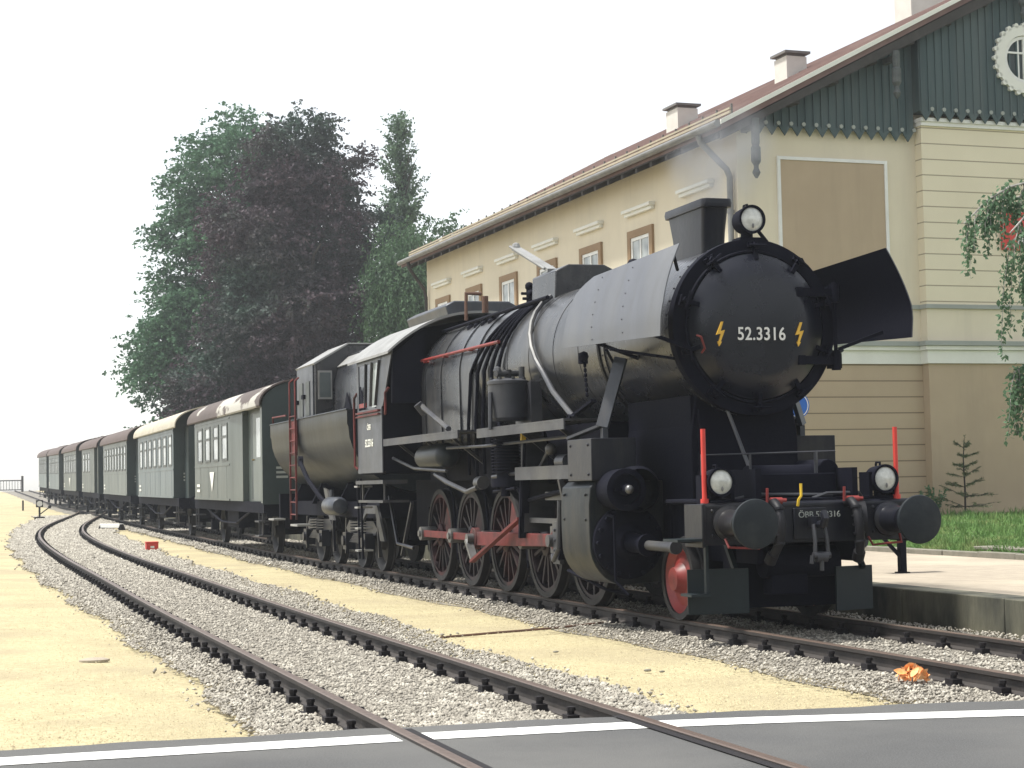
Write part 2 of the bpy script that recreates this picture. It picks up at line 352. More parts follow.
KEEP = ('lettering', 'marking', 'row', 'trim', 'boarding', 'carved', 'crown', 'foliage', 'stem', 'trunk', 'grass', 'gravel', 'grit', 'road', 'rod', 'pile', 'smoke', 'haze', 'ballast', 'lawn', 'ground', 'kerb', 'platform', 'roof', 'mark', 'wheel', 'tyre', 'rails', 'corn')
def islands(mb):
    par = list(range(len(mb.v)))
    def find(i):
        while par[i] != i:
            par[i] = par[par[i]]; i = par[i]
        return i
    for f in mb.f:
        a = find(f[0])
        for j in f[1:]:
            b = find(j)
            if a != b: par[b] = a
    groups = {}
    for k, f in enumerate(mb.f): groups.setdefault(find(f[0]), []).append(k)
    g = list(groups.values())
    if len(g) < 2 or len(g) > 300: return None
    V = np.array(mb.v); bb = []
    for fs in g:
        idx = np.unique(np.concatenate([np.array(mb.f[k]) for k in fs])); p = V[idx]; bb.append((p.min(0) - .006, p.max(0) + .006))
    lo = np.array([b[0] for b in bb]); hi = np.array([b[1] for b in bb]); n = len(g); cp = list(range(n))
    def f2(i):
        while cp[i] != i:
            cp[i] = cp[cp[i]]; i = cp[i]
        return i
    for i in range(n):
        for j in np.nonzero(np.all(lo[i] <= hi, 1) & np.all(hi[i] >= lo, 1))[0]:
            a, b = f2(i), f2(int(j))
            if a != b: cp[b] = a
    cl = {}
    for i in range(n): cl.setdefault(f2(i), []).extend(g[i])
    if len(cl) < 2 or len(cl) > 100: return None
    out = []
    for fs in sorted(cl.values(), key=lambda q: -len(q)):
        m = MB(); mp = {}
        for k in fs:
            ff = []
            for i in mb.f[k]:
                if i not in mp: mp[i] = len(m.v); m.v.append(mb.v[i])
                ff.append(mp[i])
            m.f.append(tuple(ff)); m.mi.append(mb.mi[k])
        out.append(m)
    return out

def obj(name, mb, mats, parent=None, bevel=0.0, ang=38, label=None, loc=None):
    if isinstance(mb, MB) and parent is not None and not any(k in name for k in KEEP):
        parts = islands(mb)
        if parts:
            first = None
            for p in parts:
                o = obj1(name, p, mats, parent, bevel, ang, label, loc)
                first = first or o
            return first
    return obj1(name, mb, mats, parent, bevel, ang, label, loc)

def obj1(name, mb, mats, parent=None, bevel=0.0, ang=38, label=None, loc=None):
    me = bpy.data.meshes.new(name)
    off = ORG.get(parent.name, Vector((0, 0, 0))) if parent else (Vector(loc) if loc is not None else Vector((0, 0, 0)))
    if isinstance(mb, MB):
        vs = [(p[0] - off[0], p[1] - off[1], p[2] - off[2]) for p in mb.v]
        me.from_pydata(vs, [], mb.f)
        me.polygons.foreach_set('material_index', mb.mi)
    else:
        me = mb
    if not isinstance(mats, (list, tuple)): mats = [mats]
    for m in mats: me.materials.append(m)
    me.update()
    if ang:
        me.polygons.foreach_set('use_smooth', [True] * len(me.polygons))
        me.set_sharp_from_angle(angle=R(ang))
    o = bpy.data.objects.new(name, me); COL.objects.link(o)
    if parent is not None:
        o.parent = parent
    elif loc is not None:
        o.location = loc
    ORG[o.name] = off
    if bevel:
        bv = o.modifiers.new('bevel', 'BEVEL'); bv.width = bevel; bv.segments = 2; bv.limit_method = 'ANGLE'; bv.angle_limit = R(40)
    if label: o['label'] = label
    return o

def text_mesh(txt, size, depth=0.003, space=1.0, bold=0.0):
    cu = bpy.data.curves.new('txt', 'FONT'); cu.body = txt; cu.size = size; cu.extrude = depth; cu.align_x = 'CENTER'; cu.align_y = 'CENTER'; cu.space_character = space
    cu.offset = bold
    t = bpy.data.objects.new('txt', cu); COL.objects.link(t)
    dg = bpy.context.evaluated_depsgraph_get()
    me = bpy.data.meshes.new_from_object(t.evaluated_get(dg))
    bpy.data.objects.remove(t)
    mb = MB()
    mb.add([v.co for v in me.vertices], [tuple(p.vertices) for p in me.polygons])
    return mb

def xform(mb, mtx):
    mb.v = [tuple(mtx @ Vector(p)) for p in mb.v]
    return mb

def front_text(txt, size, c, bold=0.0, space=1.0):           # readable looking along +y
    mb = text_mesh(txt, size, 0.003, space, bold)
    return xform(mb, Matrix.Translation(c) @ Matrix.Rotation(R(90), 4, 'X'))
def side_text(txt, size, c, bold=0.0):                      # readable looking along +x (on the x<0 side)
    mb = text_mesh(txt, size, 0.003, 1.0, bold)
    return xform(mb, Matrix.Translation(c) @ Matrix.Rotation(R(-90), 4, 'Z') @ Matrix.Rotation(R(90), 4, 'X'))

# ------------------------------------------------------------------ alignment of the line
ZK = ([-400, 24, 39, 55, 70, 84, 100, 113, 125, 160, 190, 205, 2000], [0, 0, .07, .14, .27, .40, .53, .69, .83, 1.45, 1.95, 2.05, 2.05])
XK = ([-400, 22, 35, 60, 90, 130, 200, 2000], [0, 0, .12, .45, .70, .90, 1.2, 1.2])
X2K = ([-400, 8, 16, 28, 38, 48, 58, 66, 74, 84, 92], [-4.86, -4.82, -4.70, -4.62, -4.45, -4.05, -3.30, -2.40, -1.35, -0.05, 0.70])
def smooth_interp(y, K):
    # average of three samples: rounds the corners of the table
    return float(sum(np.interp(y + d, *K) for d in (-4, -2, 0, 2, 4)) / 5)
def zc(y): return smooth_interp(y, ZK)
def xc(y): return smooth_interp(y, XK)
def x2c(y): return smooth_interp(y, X2K)

# ------------------------------------------------------------------ ground
def build_ground():
    xs = np.unique(np.concatenate([np.arange(-30, 30.1, 1.0), np.linspace(-260, -30, 24), np.linspace(30, 260, 24)]))
    ys = np.unique(np.concatenate([np.arange(-30, 210, 1.0), np.linspace(210, 370, 16), np.linspace(-260, -30, 8)]))
    mb = MB()
    vs = []
    for x in xs:
        for y in ys:
            z = zc(y) - 0.165 + 0.014 * math.sin(x * 1.3 + y * 0.4) * math.sin(y * 0.9 - x * 0.6)
            if y < -4.2: z = -0.20
            if abs(x - xc(y)) < 2.2 or (y < 92 and abs(x - x2c(y)) < 1.7): z = min(z, zc(y) - 0.21)
            if x > 2.0 and y < 60: z = min(z, -0.21)
            vs.append((x, y, z))
    ny = len(ys)
    fs = [(i * ny + j, (i + 1) * ny + j, (i + 1) * ny + j + 1, i * ny + j + 1) for i in range(len(xs) - 1) for j in range(ny - 1)]
    mb.add(vs, fs)
    tagit(obj('ground', mb, M['sand'], ang=180), kind='structure')
build_ground()

def hnoise(y, s): return 0.07 * math.sin(y * 0.9 + s) + 0.04 * math.sin(y * 2.3 + s * 2.1) + 0.02 * math.sin(y * 9.1 + s)
def bed(cfun, left, right, y0, y1, name, zoff):
    mb = MB()
    ys = np.arange(y0, y1, 0.25 if y1 < 100 else 0.5)
    rows = []
    for y in ys:
        c = cfun(y); z = zc(y) + zoff
        l = left(y) + hnoise(y, 1.0) + .16; r = right(y) + hnoise(y, 3.0) - .16
        rows.append([(l, y, z - 0.05), (l + 0.35, y, z), (c - 0.9, y, z + .005), (c, y, z + 0.005), (c + 0.9, y, z + .005), (r - 0.3, y, z), (r, y, z - 0.05)])
    n = 7
    vs = [p for r in rows for p in r]
    fs = [(i * n + j, i * n + j + 1, (i + 1) * n + j + 1, (i + 1) * n + j) for i in range(len(rows) - 1) for j in range(n - 1)]
    mb.add(vs, fs)
    tagit(obj(name, mb, M['ballast'], ang=180), kind='structure')
LEFT2 = lambda y: float(np.interp(y, [-6, 5, 20, 40, 60, 80], [-6.12, -6.17, -6.28, -6.05, -5.0, -3.0]))
RIGHT2 = lambda y: float(np.interp(y, [-6, 2, 10, 27, 50, 64, 90], [-3.35, -3.2, -2.95, -2.8, -2.05, -0.95, 1.2]))
LEFT1 = lambda y: float(np.interp(y, [-6, 0, 14, 27, 56, 90, 130], [-1.62, -1.62, -1.6, -1.45, -0.95, -0.9, -0.8]))
bed(x2c, LEFT2, RIGHT2, -4.7, 86, 'siding_ballast', -0.148)
bed(xc, LEFT1, lambda y: xc(y) + 2.05, -5.3, 200, 'main_line_ballast', -0.153)

def stones(name, label, regions, total):
    """loose ballast: thousands of small angular stones as one mesh"""
    base = np.array([(1, 0, 0), (-1, 0, 0), (0, 1, 0), (0, -1, 0), (0, 0, 1), (0, 0, -1)], float)
    tri = np.array([(0, 2, 4), (2, 1, 4), (1, 3, 4), (3, 0, 4), (2, 0, 5), (1, 2, 5), (3, 1, 5), (0, 3, 5)])
    V, F = [], []
    cnt = 0
    for cf, lf, rf, y0, y1, n, smin, smax, rails in regions:
        t = RNG.random(n)
        ys = y0 + (y1 - y0) * t ** 2.2
        l = np.array([lf(y) + hnoise(y, 1.0) - 0.04 for y in ys]); r = np.array([rf(y) + hnoise(y, 3.0) + 0.04 for y in ys])
        u = RNG.random(n)
        xs = l + (r - l) * u + np.where(RNG.random(n) < .15, RNG.normal(0, .12, n), 0)
        c = np.array([cf(y) for y in ys])
        keep = np.abs(np.abs(xs - c) - 0.75) > 0.095
        xs, ys = xs[keep], ys[keep]
        k = len(xs)
        z = np.array([zc(y) for y in ys]) - 0.150 + RNG.random(k) * 0.014
        s = smin + (smax - smin) * RNG.random(k) ** 1.5
        s = s * (1 + np.clip((ys - 5) / 30, 0, 2.6))
        j = base[None] * (0.7 + 0.6 * RNG.random((k, 6, 1))) + RNG.normal(0, 0.22, (k, 6, 3))
        a = RNG.random((k, 1)) * 6.28
        ca, sa = np.cos(a), np.sin(a)
        q = j * s[:, None, None] * np.array([1, 1, 0.75])
        X = q[:, :, 0] * ca - q[:, :, 1] * sa + xs[:, None]
        Y = q[:, :, 0] * sa + q[:, :, 1] * ca + ys[:, None]
        Z = q[:, :, 2] + z[:, None]
        V.append(np.stack([X, Y, Z], -1).reshape(-1, 3))
        F.append((tri[None] + (np.arange(k) * 6)[:, None, None] + cnt).reshape(-1, 3))
        cnt += k * 6
    V = np.concatenate(V); F = np.concatenate(F)
    me = raw_mesh(name, V, F)
    tagit(obj(name, me, M['stone'], ang=0), label, 'gravel', kind='stuff')

def raw_mesh(name, V, F):
    me = bpy.data.meshes.new(name)
    k = F.shape[1]
    me.vertices.add(len(V)); me.vertices.foreach_set('co', np.ascontiguousarray(V, dtype=np.float32).ravel())
    me.loops.add(F.size); me.loops.foreach_set('vertex_index', np.ascontiguousarray(F, dtype=np.int32).ravel())
    me.polygons.add(len(F)); me.polygons.foreach_set('loop_start', np.arange(0, F.size, k, dtype=np.int32))
    try: me.polygons.foreach_set('loop_total', np.full(len(F), k, dtype=np.int32))
    except Exception: pass
    me.update(calc_edges=True)
    return me

stones('loose_gravel', 'pale loose gravel of the track beds', [
    (x2c, LEFT2, RIGHT2, -4.35, 84, 135000, 0.009, 0.0235, True),
    (xc, LEFT1, lambda y: xc(y) + 1.95, -4.9, 84, 62000, 0.009, 0.0235, True)], 0)

def sand_grit():
    base = np.array([(1, 0, 0), (-1, 0, 0), (0, 1, 0), (0, -1, 0), (0, 0, 1)], float)
    tri = np.array([(0, 2, 4), (2, 1, 4), (1, 3, 4), (3, 0, 4)])
    n = 60000
    y = -4.4 + 22 * RNG.random(n) ** 1.8
    left = RNG.random(n) < .6
    x = np.where(left, -6.3 - 7 * RNG.random(n) ** 1.3, -3.2 + 1.7 * RNG.random(n))
    s = 0.003 + 0.007 * RNG.random(n) ** 3
    z = np.array([zc(b) for b in y]) - 0.165 + 0.014 * np.sin(x * 1.3 + y * 0.4) * np.sin(y * 0.9 - x * 0.6)
    j = base[None] * (0.6 + 0.8 * RNG.random((n, 5, 1))) * s[:, None, None]
    V = j + np.stack([x, y, z], -1)[:, None]
    F = (tri[None] + (np.arange(n) * 5)[:, None, None]).reshape(-1, 3)
    tagit(obj('sand_grit', raw_mesh('sand_grit', V.reshape(-1, 3), F), M['grit'], ang=0), 'fine grit and grains scattered over the yellow sand', 'grit', kind='stuff')
sand_grit()

# road and its white edge line
def road_edge(x): return float(np.interp(x, [-80, -7.9, -4.85, -3.6, -1.42, 0.75, 10, 80], [-3.2, -4.38, -4.53, -4.72, -5.06, -5.5, -7.6, -24]))
def line_y(x): return float(np.interp(x, [-80, -7.9, -5.6, -3.8, -1.87, 0.75, 10, 80], [-3.6, -4.93, -5.02, -5.17, -5.68, -6.35, -8.6, -26]))
mb = MB()
xs = np.unique(np.concatenate([np.linspace(-80, -9, 10), np.arange(-9, 3, 0.15), np.linspace(3, 80, 12)]))
def sm(fn, x): return sum(fn(x + d) for d in (-.6, -.3, 0, .3, .6)) / 5
vs, fs = [], []
for i, x in enumerate(xs):
    e = sm(road_edge, x) + 0.025 * math.sin(x * 5.1) + 0.015 * math.sin(x * 13.0)
    vs += [(x, e + 0.12, -0.19), (x, e, -0.03), (x, e - 0.12, -0.022), (x, -60, -0.022)]
for i in range(len(xs) - 1):
    for j in range(3): fs.append((i * 4 + j, i * 4 + j + 1, (i + 1) * 4 + j + 1, (i + 1) * 4 + j))
mb.add(vs, fs)
tagit(obj('road', mb, M['asphalt'], ang=0), kind='structure')
mb = MB()
def lseg(xa, xb):
    xx = np.linspace(xa, xb, 30); vs, fs = [], []
    for x in xx:
        y = sm(line_y, x); vs += [(x, y + 0.15 + 0.004 * math.sin(x * 31), -0.018), (x, y - 0.15 + 0.004 * math.sin(x * 27), -0.018)]
    for i in range(29): fs.append((i * 2, i * 2 + 1, i * 2 + 3, i * 2 + 2))
    mb.add(vs, fs)
lseg(-60, -5.645); lseg(-5.57, -4.145); lseg(-4.07, -0.80); lseg(-0.69, 0.69); lseg(0.81, 60)
tagit(obj('road_edge_line', mb, M['roadpaint'], ang=0), kind='structure')

# ------------------------------------------------------------------ tracks
RP = [(-0.065, -0.150), (0.065, -0.150), (0.065, -0.135), (0.012, -0.118), (0.009, -0.048), (0.034, -0.036), (0.036, -0.006), (0.028, 0.0), (-0.028, 0.0), (-0.036, -0.006), (-0.034, -0.036), (-0.009, -0.048), (-0.012, -0.118), (-0.065, -0.135)]
def rail_mb(cf, off, y0, y1):
    mb = MB(); ys = np.arange(y0, y1, 0.8); n = len(RP)
    vs, fs, mi = [], [], []
    for i, y in enumerate(ys):
        c, z = cf(y), zc(y)
        dx = (cf(y + .2) - cf(y - .2)) / .4
        for a, b in RP: vs.append((c + off + a, y - a * dx, z + b))
    for i in range(len(ys) - 1):
        for j in range(n):
            fs.append((i * n + j, i * n + (j + 1) % n, (i + 1) * n + (j + 1) % n, (i + 1) * n + j)); mi.append(1 if 6 <= j <= 8 else 0)
    mb.add(vs, fs); mb.mi = mi
    return mb
def clip_mb():
    m = MB()
    m.box(-0.17, 0.17, -0.075, 0.075, -0.150, -0.132)
    for s in (-1, 1):
        m.box(s * 0.105 - 0.042, s * 0.105 + 0.042, -0.055, 0.055, -0.136, -0.092)
        m.cyl((s * 0.105, 0, -0.10), (s * 0.105, 0, -0.040), 0.026, n=8); m.cyl((s * 0.105, 0, -0.066), (s * 0.105, 0, -0.044), 0.034, n=6)
    return m
CLIP = None
def track(name, label, cf, y0, y1, clip0, nclip):
    global CLIP
    t = empty(name, (cf(0), 0, -0.15), label=label, cat='railway track')
    for s in (-1, 1): obj('rail', rail_mb(cf, s * 0.75, y0, y1), [M['rail'], M['railtop']], t, ang=30)
    y = clip0; k = 0; rest = MB(); cm = clip_mb()
    while y < y1 - 1 and y < 75:
        for s in (-1, 1):
            p = Vector((cf(y) + s * 0.75, y, zc(y)))
            if k < nclip:
                if CLIP is None:
                    o = obj('rail_fastening', cm, M['clip'], None, ang=30); CLIP = o
                else:
                    o = CLIP.copy(); COL.objects.link(o)
                o.parent = t; o.location = p - ORG[t.name]; k += 1
            else:
                rest.add([Vector(q) + p for q in cm.v], cm.f)
        y += 0.65
    o = obj('rail_fastening_row', rest, M['clip'], t, ang=30); o['kind'] = 'stuff'
    return t
track('railway_track', 'main line track of two rusty rails under the steam train', xc, -40, 190, -4.6, 90)
track('railway_track', 'empty siding track curving left in front of the steam train', x2c, -40, 92, -3.95, 90)

mb = MB()
for cf_, offs in ((x2c, (-.75, .75)), (xc, (-.75, .75))):
    for o_ in offs:
        e_ = o_ - .036 * (1 if o_ > 0 else -1)
        for k in range(20):
            ya_, yb_ = -5.25 - k * .9, -5.25 - (k + 1) * .9
            xa_, xb_ = cf_(ya_) + e_, cf_(yb_) + e_; w_ = -.065 if o_ > 0 else .065
            if cf_ is xc: ya_ -= .6; yb_ -= .6
            else: ya_ += .55; yb_ += .55
            q = [(xa_, ya_, -.014), (xa_ + w_, ya_, -.014), (xb_ + w_, yb_, -.014), (xb_, yb_, -.014)]
            mb.add(q, [(0, 1, 2, 3)] if w_ < 0 else [(3, 2, 1, 0)])
tagit(obj('road_flangeway', mb, M['clip'], ang=0), kind='structure')

# ------------------------------------------------------------------ platform, kerb, grass
mb = MB()
mb.prism([(2.15, -3.6), (2.15, 75), (6.92, 75), (6.92, -3.6)], 'z', -0.21, 0.14)
pl = obj('platform', mb, M['paving'], ang=0); tagit(pl, kind='structure')
mb = MB()
y = -3.6
while y < 70:
    mb.box(2.02 + random.uniform(-.006, .006), 2.40, y + .008, y + 1.992, -0.30, 0.205 + random.uniform(-.006, .006)); y += 2.0
tagit(obj('platform_edge', mb, M['concrete'], bevel=0.012, ang=30), 'stained grey concrete edge wall of the platform beside the main line', 'platform wall')
mb = MB(); mb.add([(2.40, -3.6, 0.2), (40, -3.6, 0.2), (40, 60, 0.2), (2.40, 60, 0.2)], [(0, 1, 2, 3)])
tagit(obj('platform_paving', mb, M['paving'], ang=0), kind='structure')
mb = MB()
y = -3.6
while y < 17:
    mb.box(6.80 + random.uniform(-.01, .01), 6.95, y, y + 0.99, 0.16, 0.285 + random.uniform(-.008, .008)); y += 1.0
tagit(obj('kerb', mb, M['kerb'], bevel=0.012, ang=30), kind='structure')
def grass_z(x, y):
    t = min(1, max(0, (x - 6.9) / 2.0)); u = min(1, max(0, (y - 8.0) / 9.0)); u = u * u * (3 - 2 * u)
    return 0.26 + t * (0.05 + 0.30 * u)
mb = MB()
mb.grid(lambda a, b: (6.94 + a * 33, -3.6 + b * 24, grass_z(6.94 + a * 33, -3.6 + b * 24)), 60, 40)
tagit(obj('lawn', mb, M['soil'], ang=180), kind='structure')
def grass():
    n = 60000
    x = 6.98 + RNG.random(n) ** 1.2 * 9; y = 3.0 + RNG.random(n) * 14.2
    z = np.array([grass_z(a, b) for a, b in zip(x, y)])
    a = RNG.random(n) * 6.28; h = 0.03 + 0.08 * RNG.random(n) ** 2; w = 0.012 + .01 * RNG.random(n)
    h = h * (1 + 0.8 * (np.sin(x * 3.1 + y * 1.7) * np.sin(y * 2.3 - x) > 0.3))
    lean = RNG.normal(0, 0.05, (n, 2))
    V = np.zeros((n, 3, 3))
    V[:, 0] = np.stack([x - np.cos(a) * w, y - np.sin(a) * w, z - .01], -1)
    V[:, 1] = np.stack([x + np.cos(a) * w, y + np.sin(a) * w, z - .01], -1)
    V[:, 2] = np.stack([x + lean[:, 0], y + lean[:, 1], z + h], -1)
    me = raw_mesh('grass', V.reshape(-1, 3), np.arange(n * 3).reshape(-1, 3))
    tagit(obj('grass', me, M['grass'], ang=0), 'fresh green grass bank before the station gable wall', 'grass', kind='stuff')
grass()

# ------------------------------------------------------------------ station building
PSI = R(1.85)
BO = Vector((math.cos(PSI), math.sin(PSI), 0)) * 8.0 + Vector((-math.sin(PSI), math.cos(PSI), 0)) * 17.5
BW, BL = 13.5, 21.6
SL = 0.511
EZ = 8.60
OV, GV = 0.66, 0.64      # overhang at the eaves and at the gable
def roof_z(u): return EZ + SL * (min(u, BW - u) + OV)
def build_station():
    b = empty('station_building', BO, PSI, 'cream station building with tan ground floor and dark green boarded gable', 'building', world_verts=False)
    # shells (outer thickness only, 0.35 m walls)
    lo = MB(); lo.box(0, BW, 0.0, BL, 0.1, 3.82)
    obj('ground_floor_wall', lo, M['tan'], b, ang=0)
    jt = MB(); jt.box(0.04, 4.22, -0.012, 0.2, 0.1, 3.80); jt.box(9.28, BW - .04, -0.012, 0.2, 0.1, 3.80)
    obj('jointed_wall', jt, M['tanlines'], b, ang=0)
    ri = MB(); ri.box(4.22, 9.28, -0.25, 0.3, 0.1, 3.80)
    obj('projecting_bay_base', ri, M['tan'], b, ang=0)
    up = MB()
    up.prism([(0, 4.25), (BW, 4.25), (BW, roof_z(BW) - .25), (BW / 2, roof_z(BW / 2) - .25), (0, roof_z(0) - .25)], 'y', 0.0, BL)
    obj('upper_wall', up, M['cream'], b, ang=0)
    ru = MB(); ru.box(4.22, 9.28, -0.25, 0.3, 5.02, 8.98)
    obj('projecting_bay_wall', ru, M['creamlines'], b, ang=0)
    rl = MB(); rl.box(4.22, 9.28, -0.248, 0.3, 4.27, 5.0)
    obj('projecting_bay_band', rl, M['cream'], b, ang=0)
    # cornice between the storeys
    c = MB()
    def course(z0, z1, o, mi):
        c.m(mi)
        c.box(-o, BW + o, -o, BL + o, z0, z1)
        c.box(4.22 - o, 9.28 + o, -0.25 - o, -o + .003, z0 + .002, z1 - .002)
    course(3.80, 4.08, 0.06, 0); course(4.081, 4.17, 0.12, 0); course(4.171, 4.27, 0.17, 1)
    course(4.96, 5.05, 0.05, 1)
    obj('cornice', c, [M['trim'], M['trimgrey']], b, ang=0)
    wt = MB(); wt.box(4.20, 9.30, -0.30, 0.2, 8.84, 8.92); wt.box(4.18, 9.32, -0.34, 0.2, 8.922, 9.0)
    obj('cornice_trim', wt, M['white'], b, ang=0)
    # panels on the gable
    PW = 2.46
    for u0 in (0.97, BW - .97 - PW):
        p = MB(); p.box(u0, u0 + PW, -0.025, 0.1, 5.5, 8.02)
        po = obj('wall_panel', p, M['tan'], b, ang=0)
        e = MB(); t = 0.07
        for a in ((u0 - t, u0, 5.45, 8.09), (u0 + PW, u0 + PW + t, 5.45, 8.09)): e.box(a[0], a[1], -0.05, 0.1, a[2], a[3])
        e.box(u0 + .001, u0 + PW - .001, -0.049, 0.1, 8.021, 8.088); e.box(u0 + .001, u0 + PW - .001, -0.049, 0.1, 5.43, 5.499)
        obj('panel_border', e, M['white'], po, ang=0)
    # dark green boarding with battens and a cut lower edge
    def boarding(u0, u1, zb, v):
        g = MB()
        mid = BW / 2
        top = [(u, roof_z(u) - .22) for u in ([u0, mid, u1] if u0 < mid < u1 else [u0, u1])]
        poly = [(u0, zb), (u1, zb)] + top[::-1]
        g.prism(poly, 'y', v - .03, -.004)
        u = u0 + 0.03
        while u < u1:
            zt = roof_z(u) - .26
            g.box(u, u + 0.035, v - .055, v - .028, zb - 0.03, zt); u += 0.185
        n = int((u1 - u0) / 0.29); w = (u1 - u0) / n
        for i in range(n):
            a = u0 + i * w
            g.prism([(a + .004, zb + .01), (a + w / 2, zb - .20), (a + w - .004, zb + .01)], 'y', v - .045, v - .012)
        gb = obj('gable_boarding', g, M['boards'], b, ang=0)
        d = MB()
        for i in range(n):
            a = u0 + (i + .5) * w
            d.cyl((a + w / 2, v - .062, zb + .05), (a + w / 2, v - .02, zb + .05), 0.045, n=8)
        obj('carved_edge', d, M['trimgrey'], gb)
    boarding(0.02, 4.12, 8.70, -0.10)
    boarding(4.12, BW - 4.12, 9.12, -0.36)
    boarding(BW - 4.12, BW - .02, 8.70, -0.10)
    # round window
    wc = Vector((6.75, -0.42, 10.36))
    w = MB(); w.ring(wc, (0, 1, 0), 0.52, 0.74, 0.10, 40)
    for i in range(24):
        t = 2 * math.pi * i / 24
        w.cyl(wc + Vector((math.cos(t) * .75, -.05, math.sin(t) * .75)), wc + Vector((math.cos(t) * .75, .05, math.sin(t) * .75)), 0.055, n=8)
    wo = obj('round_window', w, M['trim'], b)
    f = MB(); f.ring(wc + Vector((0, .02, 0)), (0, 1, 0), 0.44, 0.51, 0.07, 40)
    f.box(wc.x - .025, wc.x + .025, wc.y - .01, wc.y + .05, wc.z - .45, wc.z + .45); f.box(wc.x - .45, wc.x + .45, wc.y - .009, wc.y + .049, wc.z + .12, wc.z + .16)
    f.box(wc.x - .16, wc.x - .13, wc.y - .008, wc.y + .048, wc.z - .42, wc.z + .42)
    f.box(wc.x + .13, wc.x + .16, wc.y - .008, wc.y + .048, wc.z - .42, wc.z + .42)
    obj('window_frame', f, M['white'], wo)
    g = MB(); g.cyl(wc + Vector((0, .03, 0)), wc + Vector((0, .05, 0)), 0.47, n=32)
    obj('pane', g, M['glass'], wo)
    # upper windows on the track side
    for i in range(7):
        v = 19.36 - 17.5 + 3.005 * i
        fr = MB()
        z0, z1 = 5.45, 7.26
        for a, c2, zz0, zz1 in ((v - .70, v - .53, z0, z1), (v + .53, v + .70, z0, z1), (v - .529, v + .529, z1 - .17, z1 - .001), (v - .529, v + .529, z0, z0 + .12)):
            fr.box(-0.06, 0.05, a, c2, zz0, zz1)
        wo = obj('window', fr, M['tanframe'], b, ang=0)
        s = MB()
        for a, c2, zz0, zz1 in ((v - .528, v - .45, z0 + .12, z1 - .17), (v + .45, v + .528, z0 + .12, z1 - .17), (v - .03, v + .03, z0 + .12, z1 - .17), (v - .449, v - .031, z1 - .25, z1 - .172), (v + .031, v + .449, z1 - .25, z1 - .172), (v - .449, v - .031, z0 + .8, z0 + .85), (v + .031, v + .449, z0 + .8, z0 + .85)):
            s.box(-0.035, 0.02, a, c2, zz0, zz1)
        obj('window_frame', s, M['white'], wo, ang=0)
        p = MB(); p.box(-0.015, 0.0, v - .46, v + .46, z0 + .12, z1 - .17)
        obj('pane', p, M['palereflect'], wo, ang=0)
        l = MB(); l.box(-0.16, 0.0, v - .80, v + .80, 7.68, 7.76); l.box(-0.10, 0.0, v - .76, v + .76, 7.60, 7.681)
        obj('lintel', l, M['trim'], wo, bevel=0.01, ang=30)
    # ground floor openings on the track side (behind the train)
    for i in range(7):
        v = 1.86 + 3.005 * i
        d = MB(); d.box(-0.05, 0.05, v - .65, v + .65, 0.25 if i % 3 == 1 else 1.1, 3.1)
        dd = obj('door' if i % 3 == 1 else 'window', d, M['tanframe'], b, ang=0)
        p = MB(); p.box(-0.06, -0.052, v - .5, v + .5, 1.25, 2.95)
        obj('pane', p, M['glass'], dd, ang=0)
    # roof
    rf = MB()
    for side in (0, 1):
        def U(u): return u if side == 0 else BW - u
        th = 0.16
        pts = [(U(-OV), EZ), (U(BW / 2), EZ + SL * (BW / 2 + OV)), (U(BW / 2), EZ + SL * (BW / 2 + OV) - th), (U(-OV), EZ - th)]
        if side: pts = pts[::-1]
        rf.prism(pts, 'y', -GV, BL + .62)
        nrow = 26
        for k in range(nrow):               # tile courses as shallow steps
            a = -OV + (BW / 2 + OV) * k / nrow; c2 = -OV + (BW / 2 + OV) * (k + 1) / nrow
            za, zb = EZ + SL * (a + OV), EZ + SL * (c2 + OV)
            q = [(U(a - .02), za + .045), (U(c2), zb + .012), (U(c2), zb + .001), (U(a - .02), za + .001)]
            if side: q = q[::-1]
            rf.prism(q, 'y', -GV + .03, BL + .59)
    ro = obj('roof', rf, M['tile'], b, ang=0)
    rk = MB()
    for side in (0, 1):
        def U(u): return u if side == 0 else BW - u
        for v in (-GV - .04, BL + .62):
            q = [(U(-OV - .02), EZ + .05), (U(BW / 2), EZ + SL * (BW / 2 + OV + .02) + .05), (U(BW / 2), EZ + SL * (BW / 2 + OV + .02) - .05), (U(-OV - .02), EZ - .05)]
            if side: q = q[::-1]
            rk.prism(q, 'y', v, v + .045)
    obj('bargeboard', rk, M['trim'], ro, ang=0)
    rk = MB()
    for side in (0, 1):
        def U(u): return u if side == 0 else BW - u
        q = [(U(-OV + .02), EZ - .17), (U(BW / 2), EZ + SL * (BW / 2 + OV - .02) - .17), (U(BW / 2), EZ + SL * (BW / 2 + OV - .02) - .42), (U(-OV + .02), EZ - .34)]
        if side: q = q[::-1]
        rk.prism(q, 'y', -GV + .02, -GV + .12)
        for u in np.linspace(0.2, BW / 2 - .1, 8):
            zz = roof_z(u) - .20
            rk.box(U(u) - .08, U(u) + .08, -GV + .125, -0.06, zz - .22, zz - .05)
    sf = MB()
    for side in (0, 1):
        def U(u): return u if side == 0 else BW - u
        q = [(U(-OV + .01), EZ - .163), (U(BW / 2 - .02), EZ - .163 + SL * (BW / 2 + OV - .03)), (U(BW / 2 - .02), EZ - .19 + SL * (BW / 2 + OV - .03)), (U(-OV + .01), EZ - .19)]
        if side: q = q[::-1]
        sf.prism(q, 'y', -GV + .13, BL + .58)
    obj('soffit', sf, M['wooddark'], ro, ang=0)
    k = -0.4
